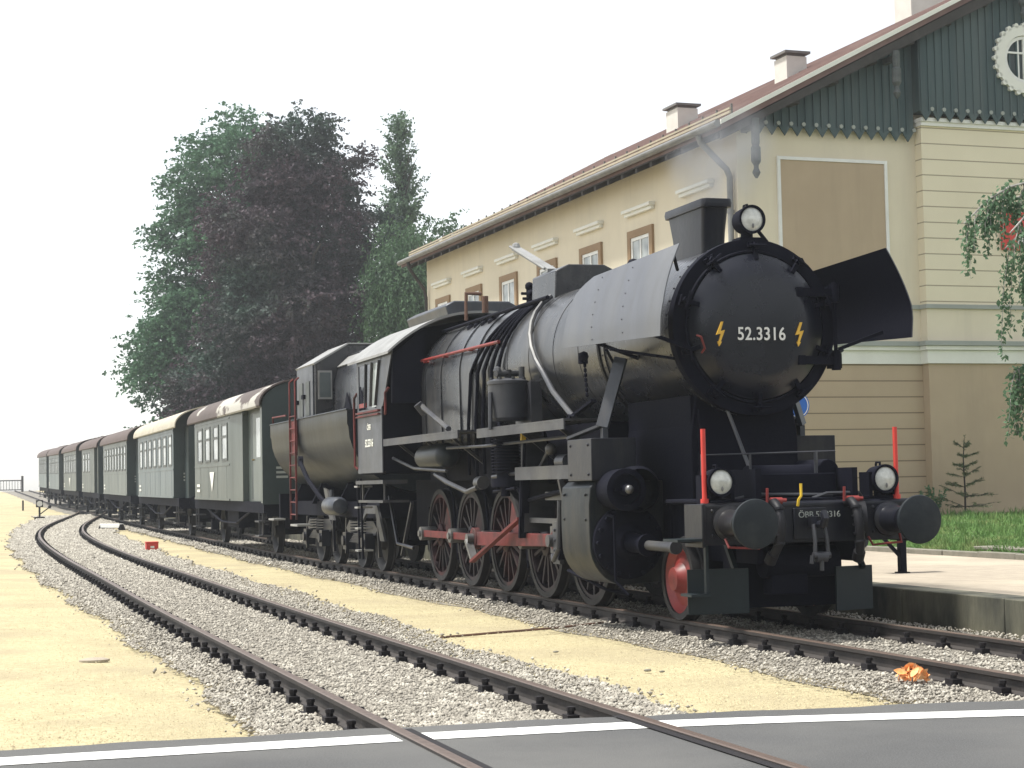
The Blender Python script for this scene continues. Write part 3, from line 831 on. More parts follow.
    while k < BL + .4:
        for side in (0, 1):
            def U(u): return u if side == 0 else BW - u
            q = [(U(-OV + .03), EZ - .195), (U(-0.02), EZ - .195 + SL * (OV - .05)), (U(-0.02), EZ - .34 + SL * (OV - .05)), (U(-OV + .03), EZ - .30)]
            if side: q = q[::-1]
            rk.prism(q, 'y', k, k + .12)
        k += 0.8
    obj('rafter', rk, M['wooddark'], ro, ang=0)
    gt = MB()
    for u in (-OV - .08, BW + OV + .08):
        gt.lathe([(0.075, 0), (0.085, 0), (0.085, BL + 1.2), (0.075, BL + 1.2)], (u, -GV, EZ - .02), (0, 1, 0), 12, False, 0, math.pi)
        gt.cyl((u, -GV, EZ - .03), (u, BL + .6, EZ - .03), 0.075, n=10)
    obj('gutter', gt, M['zinc'], ro)
    sg = MB()
    v = -GV + .05
    if True:
        for u in (-OV + .22, BW + OV - .22 - .04):
            zz = EZ + SL * 0.22
            sg.box(u, u + .04, -GV + .05, BL + .5, zz + .09, zz + .14); sg.box(u, u + .04, -GV + .05, BL + .5, zz + .17, zz + .21)
    obj('snow_guard', sg, M['woodpale'], ro, ang=0)
    sgp = MB(); v = -GV + .06
    while v < BL + .5:
        sgp.box(-OV + .26, -OV + .30, v, v + .03, EZ + .12, EZ + .40); v += 0.66
    obj('snow_guard_bracket', sgp, M['greymetal'], ro, ang=0)
    # carved hanging brackets at the gable eaves
    for u, zt, zb in ((0.12, 8.72, 7.50), (3.45, 10.30, 9.30), (BW - 3.45, 10.30, 9.30), (BW - .12, 8.72, 7.50), (BW / 2 - .1, 12.3, 11.2)):
        k = MB()
        k.lathe([(0.02, 0), (0.055, .05), (0.085, .12), (0.05, .2), (0.05, .26), (0.10, .34), (0.10, .62), (0.07, .66), (0.085, .72), (0.085, zt - zb)], (u, -GV + .04, zb), (0, 0, 1), 10)
        k.box(u - .05, u + .05, -GV + .13, -0.06, zt - .20, zt - .08)
        obj('eaves_bracket', k, M['carved'], b, ang=30)
    dp = MB()
    dp.tube([(-OV - .06, 0.30, EZ - .1), (-OV, 0.30, EZ - .25), (-0.16, 0.16, EZ - .80), (-0.10, 0.15, EZ - .95), (-0.10, 0.15, 4.4), (-0.25, .15, 4.2), (-0.25, .15, 3.7), (-.1, .15, 3.5), (-.1, .15, .2)], 0.065, 10)
    for z in (6.9, 5.6): dp.cyl((-.10, .15, z), (-.10, .15, z + .06), 0.08, n=10)
    obj('downpipe', dp, M['zinc'], b)
    dp = MB()
    dp.tube([(-OV - .06, BL - .3, EZ - .1), (-OV, BL - .3, EZ - .3), (-0.16, BL - .2, EZ - .95), (-0.10, BL - .2, EZ - 1.2), (-0.10, BL - .2, .2)], 0.055, 8)
    obj('downpipe', dp, M['wooddark'], b)
    # chimneys
    for (u, v, w, d, zt) in ((4.12, 5.1, .54, .62, 11.62), (4.12, 11.2, .60, .75, 11.62), (7.6, 4.8, 1.0, .75, 14.1)):
        c = MB(); c.box(u - w / 2, u + w / 2, v - d / 2, v + d / 2, roof_z(u) - .3, zt - .12)
        co = obj('chimney', c, M['chimneystone'], ro, ang=0)
        c = MB(); c.box(u - w / 2 - .07, u + w / 2 + .07, v - d / 2 - .07, v + d / 2 + .07, zt - .06, zt)
        c.box(u - w / 2 + .03, u + w / 2 - .03, v - d / 2 + .03, v + d / 2 - .03, zt - .118, zt - .061)
        obj('chimney_cap', c, M['greymetal'], co, ang=0)
    return b
station = build_station()

# red and white panel on the gable wall, partly behind the birch
def build_wall_sign():
    e1 = Vector((math.cos(PSI), math.sin(PSI), 0)); e2 = Vector((-math.sin(PSI), math.cos(PSI), 0))
    o = BO + e1 * 6.1 + e2 * (-0.27)
    s = empty('station_sign', (o.x, o.y, 6.24), PSI, 'red panel with white rounded emblem on the cream gable wall', 'sign', world_verts=False)
    m = MB(); m.box(0, 1.9, -0.05, 0.0, 0, 0.82); obj('sign_panel', m, M['signalred'], s, bevel=0.01)
    m = MB()
    m.prism([(.38, .12), (1.5, .12), (1.5, .30), (1.32, .47), (1.0, .60), (.62, .52), (.44, .36)], 'y', -0.062, -0.051)
    obj('emblem', m, M['white'], s, ang=0)
build_wall_sign()

# ------------------------------------------------------------------ steam locomotive
BZ = 3.05      # boiler centre line
def spoked_wheel(mb_tyre, mb_spoke, mb_cw, x, y, r, s, nsp, pin_ang=None, cw_ang=None):
    """one wheel on side s (-1 near, +1 far); local to world directly"""
    xo = x
    c = Vector((xo, y, r))
    ax = Vector((s, 0, 0))
    # tyre with flange on the inner side
    mb_tyre.lathe([(r - .075, -.07), (r + .028, -.07), (r + .022, -.045), (r + .001, -.035), (r - .002, .065), (r - .075, .065), (r - .075, -.07)], c, ax, 44, False)
    mb_spoke.ring(c, ax, r - .125, r - .072, .10, 44)
    hub = r * .24
    mb_spoke.lathe([(0.0, .10), (hub * .55, .10), (hub * .6, .075), (hub, .06), (hub, -.06), (0, -.06)], c, ax, 20, False)
    for k in range(nsp):
        a = 2 * math.pi * k / nsp + .1
        d = Vector((0, math.cos(a), math.sin(a)))
        mb_spoke.bar(c + d * hub * .9, c + d * (r - .10), 0.045, 0.055, up=(1, 0, 0))
    if cw_ang is not None:
        n = 10; pts = []
        for k in range(n + 1):
            a = cw_ang - .62 + 1.24 * k / n; pts.append((y + math.cos(a) * (r - .11), r + math.sin(a) * (r - .11)))
        for k in range(n + 1):
            a = cw_ang + .50 - 1.0 * k / n; pts.append((y + math.cos(a) * (r * .42), r + math.sin(a) * (r * .42)))
        mb_cw.prism(pts, 'x', xo - .04, xo + .045 * s + .04 * (s > 0) * 0 + (.0 if s > 0 else 0))

def build_loco():
    L = empty('steam_locomotive', (0, 6.8, 0), label='black steam locomotive numbered 52.3316 at the head of the train', cat='steam locomotive')
    K = M['black']; KM = M['blackmatt']; G = M['greyloco']
    # smokebox
    m = MB()
    m.lathe([(.90, 1.80), (.905, 3.92), (.90, 3.94)], (0, 0, BZ), (0, 1, 0), 72, True)
    for y in (1.95, 3.86): m.ring((0, y, BZ), (0, 1, 0), .90, .918, .09, 72)
    for y in (1.95, 3.86):
        for k in range(40):
            a = 2 * math.pi * k / 40; m.sphere((math.cos(a) * .918, y, BZ + math.sin(a) * .918), .013, 6)
    sb = obj('smokebox', m, M['smokebox'], L)
    # front ring and door
    m = MB()
    m.lathe([(.74, 1.74), (.80, 1.735), (.93, 1.75), (.935, 1.78), (.935, 1.85), (.90, 1.86), (.74, 1.86)], (0, 0, BZ), (0, 1, 0), 80, False)
    m.lathe([(.775, 1.735), (.782, 1.705), (.802, 1.705), (.81, 1.736)], (0, 0, BZ), (0, 1, 0), 80, False)
    obj('smokebox_front_ring', m, M['blackmatt'], sb)
    m = MB()
    m.lathe([(0, 1.575), (.50, 1.577), (.54, 1.583), (.60, 1.60), (.68, 1.635), (.735, 1.68), (.765, 1.70), (.775, 1.72), (.775, 1.76)], (0, 0, BZ), (0, 1, 0), 80, False)
    door = obj('smokebox_door', m, M['doorblack'], L, ang=25)
    # dogs around the rim
    for k in range(10):
        a = R(90 + 36 * k)
        if math.cos(a) > .80 and k: pass
        c = Vector((math.cos(a), 0, math.sin(a)))
        m = MB()
        P = lambda r, y: Vector((c.x * r, y, BZ + c.z * r))
        m.bar(P(.70, 1.66), P(.90, 1.70), 0.045, 0.04, up=(0, 1, 0))
        m.cyl(P(.85, 1.76), P(.85, 1.60), 0.022, n=8)
        m.cyl(P(.85, 1.67), P(.85, 1.62), 0.042, n=6)
        t = Vector((-c.z, 0, c.x))
        m.tube([P(.85, 1.615) - t * .10, P(.85, 1.60), P(.85, 1.615) + t * .10], .013, 6)
        m.bar(P(.87, 1.72) - t * .06, P(.87, 1.72) + t * .06, .05, .05, up=(0, 1, 0))
        obj('door_clamp', m, KM, door)
    # hinge side (photo right)
    m = MB()
    for z in (.36, -.36):
        m.bar((.45, 1.61, BZ + z), (.86, 1.66, BZ + z), .05, .085, up=(0, 0, 1))
        m.bar((.42, 1.60, BZ + z), (.50, 1.60, BZ + z), .05, .10)
        m.cyl((.90, 1.66, BZ + z - .10), (.90, 1.66, BZ + z + .10), .05, n=12)
        m.box(.85, .98, 1.68, 1.78, BZ + z - .08, BZ + z + .08)
    m.cyl((.90, 1.66, BZ - .46), (.90, 1.66, BZ + .48), .022, n=8)
    obj('door_hinge', m, KM, door)
    m = MB(); m.tube([(-.70, 1.66, BZ - .10), (-.68, 1.60, BZ - .12), (-.64, 1.60, BZ - .24), (-.65, 1.66, BZ - .28)], .012, 6)
    obj('red_handle', m, M['redclean'], door)
    nt_ = front_text('52.3316', .190, (0, 0, 0), .0025, 1.06); xform(nt_, Matrix.Translation((-.01, 1.562, BZ - .095)) @ Matrix.Diagonal((.86, 1, 1, 1)))
    obj('number_lettering', nt_, M['white'], door, ang=0)
    for sx in (-.475, .43):
        m = MB()
        z = BZ - .085
        poly = [(sx + .035, z + .115), (sx - .045, z + .115 - .12), (sx + .0, z - .005), (sx - .035, z - .13), (sx - .012, z - .10), (sx + .0, z - .125), (sx - .0, z - .08), (sx + .05, z + .035), (sx + .003, z + .02), (sx + .052, z + .115)]
        poly = [(sx + .010, z + .12), (sx - .048, z - .015), (sx + .002, z - .005), (sx - .022, z - .085), (sx - .035, z - .085), (sx - .018, z - .135), (sx + .012, z - .088), (sx - .002, z - .088), (sx + .050, z + .035), (sx + .000, z + .022), (sx + .034, z + .12)]
        m.prism(poly, 'y', 1.560, 1.590)
        obj('lightning_mark', m, M['gold'], door, ang=0)
    # oblong chimney
    m = MB()
    def rr(hx, y0, y1, rad, n=5):
        pts = []
        for cx, cy, a0 in ((hx - rad, y1 - rad, 0), (-hx + rad, y1 - rad, 90), (-hx + rad, y0 + rad, 180), (hx - rad, y0 + rad, 270)):
            for k in range(n + 1):
                a = R(a0 + 90 * k / n); pts.append((cx + math.cos(a) * rad, cy + math.sin(a) * rad))
        return pts
    def loft(mb, secs):
        n = len(secs[0][0]); vs, fs = [], []
        for pts, z in secs: vs += [(p[0], p[1], z) for p in pts]
        for j in range(len(secs) - 1):
            for i in range(n): fs.append((j * n + i, j * n + (i + 1) % n, (j + 1) * n + (i + 1) % n, (j + 1) * n + i))
        fs.append(tuple((len(secs) - 1) * n + i for i in range(n))); fs.append(tuple(range(n - 1, -1, -1)))
        mb.add(vs, fs)
    loft(m, [(rr(.135, 2.72, 3.50, .05), 3.86), (rr(.145, 2.68, 3.56, .055), 4.20), (rr(.158, 2.62, 3.64, .06), 4.47)])
    loft(m, [(rr(.182, 2.57, 3.69, .07), 4.455), (rr(.187, 2.56, 3.70, .07), 4.50), (rr(.18, 2.57, 3.69, .07), 4.545), (rr(.14, 2.62, 3.64, .05), 4.55), (rr(.13, 2.64, 3.62, .05), 4.47)])
    obj('chimney', m, M['black'], L)
    # top lamp
    def lamp(c, r, depth, name='headlight'):
        c = Vector(c)
        m = MB()
        m.lathe([(r * .55, depth), (r * .93, depth * .8), (r, depth * .35), (r, 0.02), (r * 1.07, .015), (r * 1.07, -.02), (r * .90, -.02), (r * .88, 0.0)], c, (0, 1, 0), 28, False)
        m.lathe([(0, depth), (r * .55, depth)], c, (0, 1, 0), 28, False)
        m.cyl(c + Vector((0, depth * .5, -r * 1.55)), c + Vector((0, depth * .5, -r * .9)), r * .45, n=12)
        m.box(c.x - r * .8, c.x + r * .8, c.y + depth * .15, c.y + depth * .95, c.z - r * 1.75, c.z - r * 1.3)
        m.tube([c + Vector((0, depth * .4, r)), c + Vector((0, depth * .4, r + .03)), c + Vector((0, depth * .7, r + .03)), c + Vector((0, depth * .75, r * .97))], .012, 6)
        o = obj(name, m, KM, L)
        m = MB(); m.lathe([(0, -.035), (r * .45, -.028), (r * .75, -.012), (r * .90, .0)], c, (0, 1, 0), 28, False)
        obj('lens', m, M['lens'], o)
        m = MB(); m.sphere((c.x, c.y - .030, c.z - r * .50), r * .10, 8, (1, .3, 1.9))
        obj('lamp_holder', m, M['zinc'], o)
        return o
    lamp((-.01, 1.72, 4.185), .143, .26)
    m = MB(); m.bar((0, 1.84, 4.0), (0, 1.84, 3.93), .26, .18, up=(0, 1, 0)); m.tube([(.12, 1.84, 4.08), (.24, 1.88, 3.97)], .02, 6)
    obj('headlight_bracket', m, KM, L)
    for x in (-.93, .87):
        lamp((x, .66, 1.43), .135, .24)
        m = MB(); m.box(x - .13, x + .13, .68, .92, 1.10, 1.20); m.box(x - .16, x - .12, .70, .90, 1.18, 1.5); m.box(x + .12, x + .16, .70, .90, 1.18, 1.5)
        obj('lamp_bracket', m, KM, L)
    # boiler, firebox
    m = MB()
    m.lathe([(.93, 3.945), (.945, 3.96), (.945, 8.8)], (0, 0, BZ), (0, 1, 0), 72, True)
    for y in (4.6, 5.5, 6.45, 7.35, 8.2): m.ring((0, y, BZ), (0, 1, 0), .94, .950, .05, 72)
    bo = obj('boiler', m, M['boiler'], L)
    m = MB()
    poly = [(-.945, 1.95)] + [(math.cos(R(a)) * .965, BZ + math.sin(R(a)) * .965) for a in range(180, -1, -6)] + [(.945, 1.95)]
    poly[1] = (-.965, BZ); m.prism(poly[::-1], 'y', 8.75, 11.7)
    for y in (9.5, 10.5, 11.4):
        q = [(-.975, 1.97)] + [(math.cos(R(a)) * .98, BZ + math.sin(R(a)) * .98) for a in range(180, -1, -6)] + [(.975, 1.97)]
        m.prism(q[::-1], 'y', y, y + .06)
    obj('firebox', m, M['boiler'], L)
    # wash-out plugs, clothing details
    m = MB()
    for y in (9.0, 9.35, 9.7, 10.05):
        for s in (-1, 1):
            a = R(90 + s * 38)
            c = Vector((math.cos(a), 0, math.sin(a)))
            p = Vector((0, y, BZ)) + c * .95
            m.cyl(p, p + c * .05, .11, .085, n=14); m.cyl(p + c * .05, p + c * .075, .04, n=6)
    obj('washout_plug', m, KM, bo)
    # domes under a gabled casing
    m = MB()
    m.prism([(-.46, 3.75), (-.44, 4.24), (-.25, 4.33), (.25, 4.33), (.44, 4.24), (.46, 3.75)][::-1], 'y', 6.74, 7.70)
    obj('sandbox_casing', m, M['smokebox'], L, bevel=.015, ang=30)
    m = MB(); m.bar((-.24, 7.45, 4.33), (-.22, 9.05, 4.84), .13, .05); m.tube([(-.33, 7.5, 4.36), (-.31, 9.06, 4.87)], .018, 6); m.sphere((-.22, 9.05, 4.86), .07, 8)
    obj('casing_lid', m, M['roofmetal'], L)
    m = MB()
    m.lathe([(.36, 3.9), (.36, 4.05), (.30, 4.14), (.14, 4.20), (0, 4.21)], (0, 8.05, 0), (0, 0, 1), 28, False)
    m.sphere((-.15, 7.95, 4.23), .06, 10); m.cyl((.1, 8.0, 4.15), (.1, 8.0, 4.35), .03, n=8)
    obj('steam_dome', m, KM, L)
    m = MB()
    for (x, y, z, h) in ((-.30, 8.25, 3.95, .25), (-.38, 7.95, 3.90, .16), (.2, 8.7, 3.98, .2)):
        m.cyl((x, y, z), (x, y, z + h), .045, n=10); m.sphere((x, y, z + h), .065, 10); m.tube([(x, y, z + h * .6), (x - .12, y, z + h * .6)], .022, 6)
    m.box(-.46, -.25, 7.0, 7.5, 3.72, 3.86); m.cyl((-.5, 6.9, 3.80), (-.5, 7.6, 3.80), .05, n=10)
    obj('safety_valve', m, KM, L)
    m = MB(); m.cyl((.12, 5.4, 3.97), (.12, 5.4, 4.14), .08, n=12); m.sphere((.12, 5.4, 4.15), .09, 10)
    obj('boiler_feed_cap', m, KM, L)
    # pipes fanning down the boiler from the sand box
    for s in (-1, 1):
        for k, y in enumerate((7.02, 7.12, 7.24, 7.34, 7.46)):
            m = MB(); pts = []
            dy = .55 + k * .22
            for t in np.linspace(0, 1, 10):
                a = R(90 + 90 * (.32 + .70 * t)) if s < 0 else R(90 - 90 * (.32 + .70 * t))
                pts.append((math.cos(a) * .985, y + dy * t, BZ + math.sin(a) * .985))
            pts.append((s * .99, y + dy * 1.1, 2.3)); pts.append((s * .95, y + dy * 1.2, 1.6))
            m.tube(pts, .026, 8)
            obj('sand_pipe', m, KM, bo)
        m = MB(); pts = []
        for t in np.linspace(0, 1, 8):
            a = R(90 + 90 * (.34 + .80 * t)) if s < 0 else R(90 - 90 * (.34 + .80 * t))
            pts.append((math.cos(a) * .99, 6.75 - .95 * t ** 1.6, BZ + math.sin(a) * .99))
        pts += [(s * 1.10, 5.05, 2.55), (s * 1.28, 3.95, 2.24), (s * 1.32, 3.7, 2.18)]
        m.tube(pts, .034, 8); obj('steam_pipe', m, M['greyloco'], bo)
        m = MB(); m.tube([(s * .97, 11.6, 3.40), (s * .97, 7.6, 3.37)], .024, 8)
        for y in (7.7, 9.0, 10.3, 11.4): m.cyl((s * .90, y, 3.37), (s * .99, y, 3.37), .022, n=6)
        obj('handrail', m, M['redclean'], bo)
        m = MB(); m.tube([(s * .62, 11.6, 3.86), (s * .64, 6.5, 3.86)], .028, 8); obj('blower_pipe', m, KM, bo)
        m = MB()
        m.tube([(s * 1.15, 10.9, 2.66), (s * 1.22, 10.6, 2.62), (s * 1.38, 8.7, 2.24)], .04, 8)
        m.cyl((s * 1.1, 10.95, 2.55), (s * 1.22, 10.95, 2.7), .07, n=10)
        obj('injector_pipe', m, G, bo)
    # wind deflectors, leaning in at the top
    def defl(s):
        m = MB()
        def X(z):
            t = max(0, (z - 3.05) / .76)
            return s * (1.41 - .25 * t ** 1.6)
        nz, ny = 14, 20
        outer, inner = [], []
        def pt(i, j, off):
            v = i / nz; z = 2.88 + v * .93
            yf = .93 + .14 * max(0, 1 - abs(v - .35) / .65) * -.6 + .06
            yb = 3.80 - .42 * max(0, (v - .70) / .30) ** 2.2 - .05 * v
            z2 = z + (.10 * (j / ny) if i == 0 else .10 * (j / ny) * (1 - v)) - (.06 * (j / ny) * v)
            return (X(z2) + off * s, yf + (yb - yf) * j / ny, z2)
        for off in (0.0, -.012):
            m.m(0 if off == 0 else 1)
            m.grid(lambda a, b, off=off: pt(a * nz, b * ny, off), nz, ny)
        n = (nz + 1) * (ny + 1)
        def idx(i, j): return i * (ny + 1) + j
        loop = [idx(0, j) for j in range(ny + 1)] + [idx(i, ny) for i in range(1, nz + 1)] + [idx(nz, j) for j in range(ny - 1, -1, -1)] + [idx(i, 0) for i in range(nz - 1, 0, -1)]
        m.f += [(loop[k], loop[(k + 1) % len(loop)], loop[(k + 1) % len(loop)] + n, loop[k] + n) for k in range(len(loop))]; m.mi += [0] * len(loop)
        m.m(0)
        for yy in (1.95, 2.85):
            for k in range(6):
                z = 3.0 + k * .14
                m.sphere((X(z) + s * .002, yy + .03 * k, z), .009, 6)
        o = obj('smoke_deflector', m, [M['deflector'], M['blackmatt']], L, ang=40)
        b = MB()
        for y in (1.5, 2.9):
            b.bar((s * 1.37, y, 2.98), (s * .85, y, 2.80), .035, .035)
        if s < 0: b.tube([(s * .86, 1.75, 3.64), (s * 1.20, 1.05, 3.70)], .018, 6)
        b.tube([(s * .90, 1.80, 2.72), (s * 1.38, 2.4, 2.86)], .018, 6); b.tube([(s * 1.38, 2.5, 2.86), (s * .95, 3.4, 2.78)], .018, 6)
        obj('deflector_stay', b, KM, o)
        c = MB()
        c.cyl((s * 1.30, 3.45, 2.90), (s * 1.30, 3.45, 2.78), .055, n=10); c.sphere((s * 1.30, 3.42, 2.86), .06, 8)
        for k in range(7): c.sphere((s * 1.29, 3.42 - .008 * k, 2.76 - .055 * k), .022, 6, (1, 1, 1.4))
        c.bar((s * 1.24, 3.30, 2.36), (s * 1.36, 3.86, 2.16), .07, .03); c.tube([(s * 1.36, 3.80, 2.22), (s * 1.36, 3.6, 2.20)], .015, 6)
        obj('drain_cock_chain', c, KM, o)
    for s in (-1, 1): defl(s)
    # inclined strut and lower bracket on both sides
    for s in (-1, 1):
        m = MB(); m.bar((s * .98, 3.10, 2.82), (s * 1.22, 3.10, 2.06), .14, .05, up=(s * 1, -1, 0)); m.bar((s * 1.20, 3.14, 2.08), (s * 1.42, 3.60, 1.95), .12, .03)
        m.bar((s * 1.2, 3.1, 2.05), (s * 1.2, 3.1, 1.9), .08, .06)
        obj('footplate_strut', m, M['cabgrey'], L)
    # running boards
    for s in (-1, 1):
        m = MB()
        m.box(min(s * 1.47, s * .98), max(s * 1.47, s * .98), 3.67, 7.06, 2.155, 2.18); m.box(min(s * 1.47, s * 1.45), max(s * 1.47, s * 1.45), 3.67, 7.06, 2.06, 2.154)
        for y in (4.2, 5.6, 6.8): m.bar((s * 1.40, y, 2.15), (s * .9, y, 1.75), .04, .04)
        obj('running_board', m, G, L)
        m = MB()
        m.box(min(s * 1.47, s * .98), max(s * 1.47, s * .98), 7.95, 12.15, 2.175, 2.20); m.box(min(s * 1.47, s * 1.45), max(s * 1.47, s * 1.45), 7.95, 12.15, 2.09, 2.174)
        for y in (8.6, 10, 11.6): m.bar((s * 1.40, y, 2.15), (s * .9, y, 1.75), .04, .04)
        obj('running_board', m, G, L)
    # air pump on the near side, with finned lower cylinder
    m = MB()
    m.lathe([(.0, 2.26), (.22, 2.26), (.255, 2.30), (.26, 2.72), (.27, 2.73), (.27, 2.77), (.20, 2.80), (0, 2.81)], (-1.20, 6.52, 0), (0, 0, 1), 28, False)
    for k in range(8):
        a = 2 * math.pi * k / 8; m.cyl((-1.20 + math.cos(a) * .22, 6.52 + math.sin(a) * .22, 2.77), (-1.20 + math.cos(a) * .22, 6.52 + math.sin(a) * .22, 2.82), .022, n=6)
    m.cyl((-1.20, 6.52, 2.80), (-1.20, 6.52, 2.92), .05, n=10); m.tube([(-1.40, 6.40, 2.86), (-1.0, 6.62, 2.88)], .04, 8); m.sphere((-1.36, 6.45, 2.9), .06, 8); m.cyl((-1.05, 6.4, 2.8), (-1.05, 6.4, 2.95), .04, n=8)
    m.tube([(-1.46, 6.45, 2.62), (-1.48, 6.40, 2.4), (-1.49, 6.38, 2.15)], .03, 8)
    m.box(-1.0, -.85, 6.2, 6.85, 2.2, 2.75)
    pump = obj('air_pump', m, G, L)
    m = MB()
    m.lathe([(.15, 1.50), (.15, 2.12)], (-1.22, 6.52, 0), (0, 0, 1), 20)
    for k in range(12): m.lathe([(.15, 0), (.21, .004), (.21, .018), (.15, .022)], (-1.22, 6.52, 1.60 + k * .04), (0, 0, 1), 20, False)
    m.cyl((-1.22, 6.52, 1.42), (-1.22, 6.52, 1.53), .22, n=20); m.cyl((-1.30, 6.40, 1.30), (-1.30, 6.40, 1.5), .06, n=10); m.tube([(-1.3, 6.9, 1.36), (-1.3, 6.0, 1.40)], .02, 6); m.tube([(-1.2, 6.75, 2.1), (-1.2, 6.85, 2.2), (-1.2, 6.85, 2.5)], .04, 8)
    obj('pump_cylinder', m, KM, pump)
    # air reservoir and lower pipes
    for s in (-1, 1):
        m = MB(); m.lathe([(0, 9.35), (.10, 9.37), (.17, 9.43), (.19, 9.52), (.19, 10.6), (.17, 10.7), (0, 10.76)], (s * 1.18, 0, 1.88), (0, 1, 0), 22, False)
        obj('air_reservoir', m, M['tub'], L)
        m = MB(); m.tube([(s * 1.25, 9.9, 1.62), (s * 1.28, 9.2, 1.5), (s * 1.22, 8.4, 1.36), (s * 1.22, 7.9, 1.42)], .035, 8); m.cyl((s * 1.15, 7.85, 1.48), (s * 1.15, 8.05, 1.48), .09, n=16)
        m.tube([(s * 1.3, 12.2, 1.9), (s * 1.3, 10.9, 1.72), (s * 1.28, 9.2, 1.66)], .025, 8)
        obj('brake_pipe', m, G, L)
        m = MB(); m.tube([(s * 1.32, 9.0, 1.98), (s * 1.32, 7.2, 1.96), (s * 1.30, 4.0, 1.98)], .022, 6); obj('oil_pipe', m, G, L)
        m = MB(); m.tube([(s * 1.25, 7.1, 1.55), (s * 1.22, 5.3, 1.62), (s * 1.2, 4.9, 1.9)], .026, 6); m.sphere((s * 1.2, 4.9, 1.86), .075, 10); obj('lubricator', m, G, L)
        for yy in (5.35, 7.05, 8.7, 10.35):
            m = MB(); m.tube([(s * .95, yy + .5, 2.1), (s * .92, yy + .3, 1.7), (s * .82, yy + .12, 1.25), (s * .78, yy + .05, .35)], .022, 6); obj('sand_pipe', m, M['blackmatt'], L)
        m = MB(); m.bar((s * 1.08, 11.9, 1.2), (s * 1.08, 12.6, .35), .05, .05); m.tube([(s * 1.2, 12.9, 1.3), (s * 1.2, 12.4, .55), (s * 1.15, 11.6, .5)], .028, 6); obj('brake_linkage', m, M['black'], L)
    # frame, ash pan, inside darkness
    m = MB()
    for s in (-1, 1):
        x0, x1 = sorted((s * .56, s * .50)); m.box(x0, x1, .66, 13.6, .62, 1.55)
    for y in (1.2, 2.6, 5.5, 7.1, 8.8, 10.4, 12.2, 13.5): m.box(-.50, .50, y - .06, y + .06, .66, 1.5)
    m.box(-.55, .55, 2.0, 3.9, 1.0, 2.2); m.box(-.60, .60, 2.1, 3.88, 1.55, 2.35)
    m.box(-.86, .86, 8.9, 11.6, 1.52, 2.0); m.box(-.60, .60, 9.0, 11.4, .35, 1.5)
    m.box(-.88, .88, 3.9, 8.9, 1.45, 2.15)
    obj('frame', m, KM, L, ang=30)
    m = MB()
    m.prism([(-.62, 1.2), (-.62, 1.9), (-.55, 2.36), (.55, 2.36), (.62, 1.9), (.62, 1.2)][::-1], 'y', 2.05, 3.9)
    m.box(-1.0, 1.0, .70, 1.9, 1.22, 1.26); m.box(-.45, .45, .9, 1.8, 1.26, 1.5); m.box(-.62, .62, 1.15, 1.35, .16, .9); m.cyl((-.35, 1.0, .62), (.45, 1.0, .62), .16, n=16); m.box(-.3, .1, .9, 1.1, .3, .5); m.box(-.60, .60, 2.75, 2.85, .16, 1.2); m.cyl((-.4, 1.2, 1.45), (.4, 1.2, 1.45), .14, n=16)  # includes black cross plates added to darken the gap below the buffer beam
    m.cyl((.42, 1.0, 1.52), (.42, 1.6, 1.52), .12, n=16)
    obj('smokebox_saddle', m, KM, L, bevel=.01, ang=30)
    # cylinders
    for s in (-1, 1):
        def sx(a, b): return (min(s * a, s * b), max(s * a, s * b))
        m = MB()
        a, b = sx(.95, 1.47)
        m.box(a, b, 2.80, 3.56, 1.47, 1.93)
        for y in (2.90, 3.46):
            for z in (1.54, 1.86): m.sphere((s * 1.472, y, z), .018, 6)
        vb = obj('valve_chest', m, K, L, bevel=.012, ang=30)
        # casing: outer skin curving under
        prof = [(.62, 1.46), (1.40, 1.46), (1.47, 1.40), (1.49, 1.20), (1.49, .92)]
        for k in range(1, 9):
            t = R(k * 11.0); prof.append((1.10 + .39 * math.cos(t), .80 - .46 * math.sin(t) + .0))
        prof += [(.62, .36)]
        m = MB(); q = [(s * p[0], p[1]) for p in prof]
        m.prism(q if s < 0 else q[::-1], 'y', 2.86, 3.76)
        for y in (2.96, 3.65):
            for z in (1.05, 1.32): m.sphere((s * 1.492, y, z), .02, 6)
        cy = obj('cylinder', m, M['casing'], L, bevel=.01, ang=25)
        m = MB()
        m.lathe([(.40, 2.88), (.40, 2.80), (.34, 2.77), (.20, 2.75), (.14, 2.68), (0, 2.68)], (s * 1.06, 0, .80), (0, 1, 0), 32, False)
        for k in range(16):
            t = 2 * math.pi * k / 16; m.cyl((s * 1.06 + math.cos(t) * .36, 2.81, .80 + math.sin(t) * .36), (s * 1.06 + math.cos(t) * .36, 2.74, .80 + math.sin(t) * .36), .026, n=6)
        m.cyl((s * 1.06, 2.72, .80), (s * 1.06, 2.3, .78), .11, .08, n=16); m.cyl((s * 1.06, 2.3, .78), (s * 1.06, 2.24, .78), .12, n=16)
        obj('cylinder_cover', m, KM, cy)
        m = MB(); m.cyl((s * 1.06, 2.3, .78), (s * 1.06, 1.52, .775), .052, n=16); m.cyl((s * 1.06, 1.56, .775), (s * 1.06, 1.50, .775), .07, n=16)
        obj('piston_tail_rod', m, M['greyloco'], cy)
        m = MB()
        m.lathe([(.25, 3.2), (.25, 2.62), (.22, 2.58)], (s * 1.0, 0, 1.37), (0, 1, 0), 32, False)
        m.lathe([(.205, 2.95), (.225, 2.60), (.225, 2.47), (.17, 2.46), (.165, 2.53), (.07, 2.52), (.05, 2.40), (0, 2.40)], (s * 1.2, 0, 1.37), (0, 1, 0), 32, False)
        for k in range(10):
            t = 2 * math.pi * k / 10; m.cyl((s * 1.2 + math.cos(t) * .185, 2.51, 1.37 + math.sin(t) * .185), (s * 1.2 + math.cos(t) * .185, 2.47, 1.37 + math.sin(t) * .185), .018, n=6)
